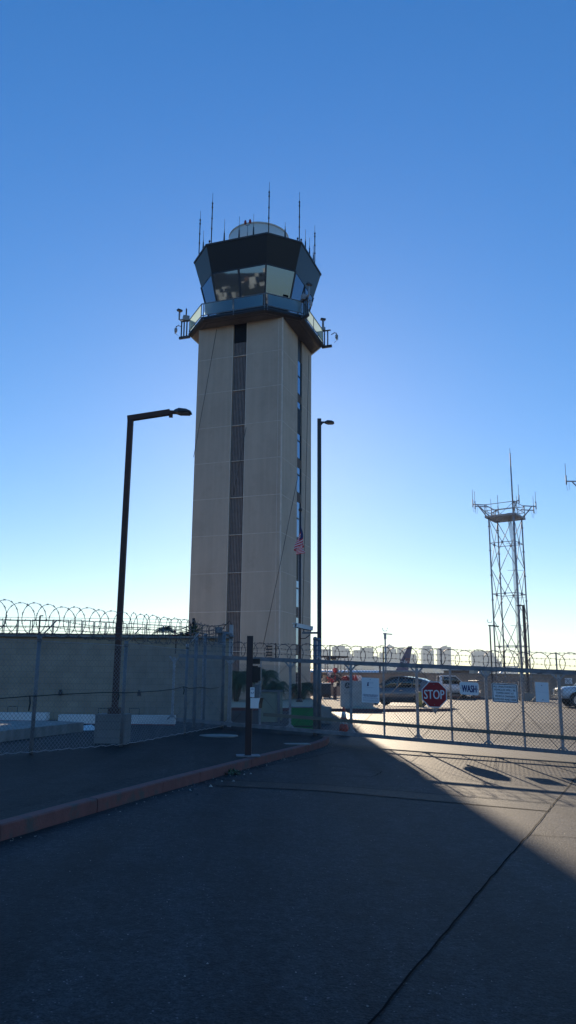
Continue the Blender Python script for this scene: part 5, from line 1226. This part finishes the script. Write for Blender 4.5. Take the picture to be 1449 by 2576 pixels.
b = MB(); a = [at_y(x, y, YS) for x, y in ((1106, 1632), (1106, 1629), (1113, 1625.5), (1124, 1623.3), (1125, 1627), (1134.5, 1627), (1134.5, 1632))]; b.plate([v+Vector((0, 20, 0)) for v in a], (0, 1, 0), 40); part('curved_crown', b, 'city2', t)
hr('high_rise', 'broad high-rise stepping down left of the radio tower', [(1194, 1238, 1637.8), (1238, 1243, 1642), (1243, 1250, 1652), (1250, 1256, 1658), (1256, 1264, 1663)], 'city')
hr('high_rise', 'low grey block seen through the radio tower legs', [(1275, 1303, 1675)], 'city2')
hr('high_rise', 'long low hazy block at the foot of the skyline, left part', [(815, 905, 1662), (905, 1000, 1668)], 'city')
hr('high_rise', 'long low hazy block at the foot of the skyline, right part', [(1000, 1110, 1680), (1134, 1230, 1684), (1230, 1300, 1688), (1360, 1500, 1690)], 'city')

# ---------------------------------------------------------------- hillside town behind the viewer (seen mirrored in the cab glass)
def hz(x, y):
    d = -y
    return .1+max(0, min(1, (d-260)/520))**1.0*((88-.05*x)+16*math.sin(x*.011)+9*math.sin(x*.031+1))
b = MB(); xs = [-1500+60*i for i in range(51)]; ys = [-250-50*i for i in range(16)]; n = len(xs)
b.add([(x, y, hz(x, y)) for y in ys for x in xs], [(j*n+i, (j+1)*n+i, (j+1)*n+i+1, j*n+i+1) for j in range(len(ys)-1) for i in range(n-1)], 0, True)
M['housewall'] = mat('house_stucco', (.34, .32, .28), .9, var=.3, scale=.05)
M['hill'] = mat('hillside_scrub', (.03, .036, .026), .95, var=.5, scale=.02); struct('hills', b, 'hill')
b = MB(); R2 = random.Random(44)
for i in range(1000):
    x, y = R2.uniform(-1100, 1100), R2.uniform(-760, -270); w, d_, h = R2.uniform(5, 12), R2.uniform(5, 10), R2.uniform(2.5, 6); b.box((x, y, hz(x, y)+h/2-2), (w, d_, h+4), R2.uniform(-.3, .3), m=R2.choice([0, 0, 0, 0, 1, 2]))
o = b.make('hillside_houses', ['housewall', 'tower', 'redbrick']); tags(o, 'many small pale houses covering the hillside behind the viewer', 'houses', None, 'stuff')

# ---------------------------------------------------------------- haze
HZ = dict(density=.00014, g=.2)
b = MB(); b.box((0, 0, 70), (8400, 8400, 144)); hzm = bpy.data.materials.new('haze'); hzm.use_nodes = True; nt = hzm.node_tree; nt.nodes.remove(nt.nodes['Principled BSDF']); pv = nt.nodes.new('ShaderNodeVolumePrincipled')
pv.inputs['Color'].default_value = (.72, .86, 1.0, 1); pv.inputs['Density'].default_value = HZ['density']; pv.inputs['Anisotropy'].default_value = HZ['g']; nt.links.new(pv.outputs[0], nt.nodes['Material Output'].inputs['Volume'])
M['haze'] = hzm; o = b.make('haze', 'haze'); tags(o, 'thin pale haze in the air', 'haze', None, 'stuff')

# ---------------------------------------------------------------- light
SAT, GAM = 1.46, .80
EL, AZ = math.radians(16.43), math.radians(-.79)
w = bpy.data.worlds.new('World'); SC.world = w; w.use_nodes = True; nt = w.node_tree; bg = nt.nodes['Background']
sk = nt.nodes.new('ShaderNodeTexSky'); sk.sky_type = 'NISHITA'; sk.sun_disc = False; sk.sun_elevation = EL; sk.sun_rotation = AZ
sk.air_density = 1.0; sk.dust_density = .07; sk.ozone_density = 3.1; sk.altitude = 0
hs = nt.nodes.new('ShaderNodeHueSaturation'); hs.inputs['Saturation'].default_value = SAT; hs.inputs['Hue'].default_value = .512; gm = nt.nodes.new('ShaderNodeGamma'); gm.inputs[1].default_value = GAM; nt.links.new(sk.outputs[0], gm.inputs[0]); nt.links.new(gm.outputs[0], hs.inputs['Color']); nt.links.new(hs.outputs[0], bg.inputs[0]); bg.inputs[1].default_value = .12
sd = bpy.data.lights.new('sun', 'SUN'); sd.energy = 5.0; sd.angle = math.radians(.5); sd.color = (1, .82, .60); so = bpy.data.objects.new('sun', sd); COL.objects.link(so)
sv = Vector((math.sin(AZ)*math.cos(EL), math.cos(AZ)*math.cos(EL), math.sin(EL))); so.rotation_euler = sv.to_track_quat('Z', 'Y').to_euler()
SC.view_settings.view_transform = 'Standard'; SC.view_settings.look = 'None'; SC.view_settings.exposure = 0.86; SC.view_settings.gamma = 1
SC.render.engine = 'CYCLES'; SC.cycles.max_bounces = 6; SC.cycles.transparent_max_bounces = 24; SC.cycles.volume_bounces = 0
SC.cycles.use_denoising = True
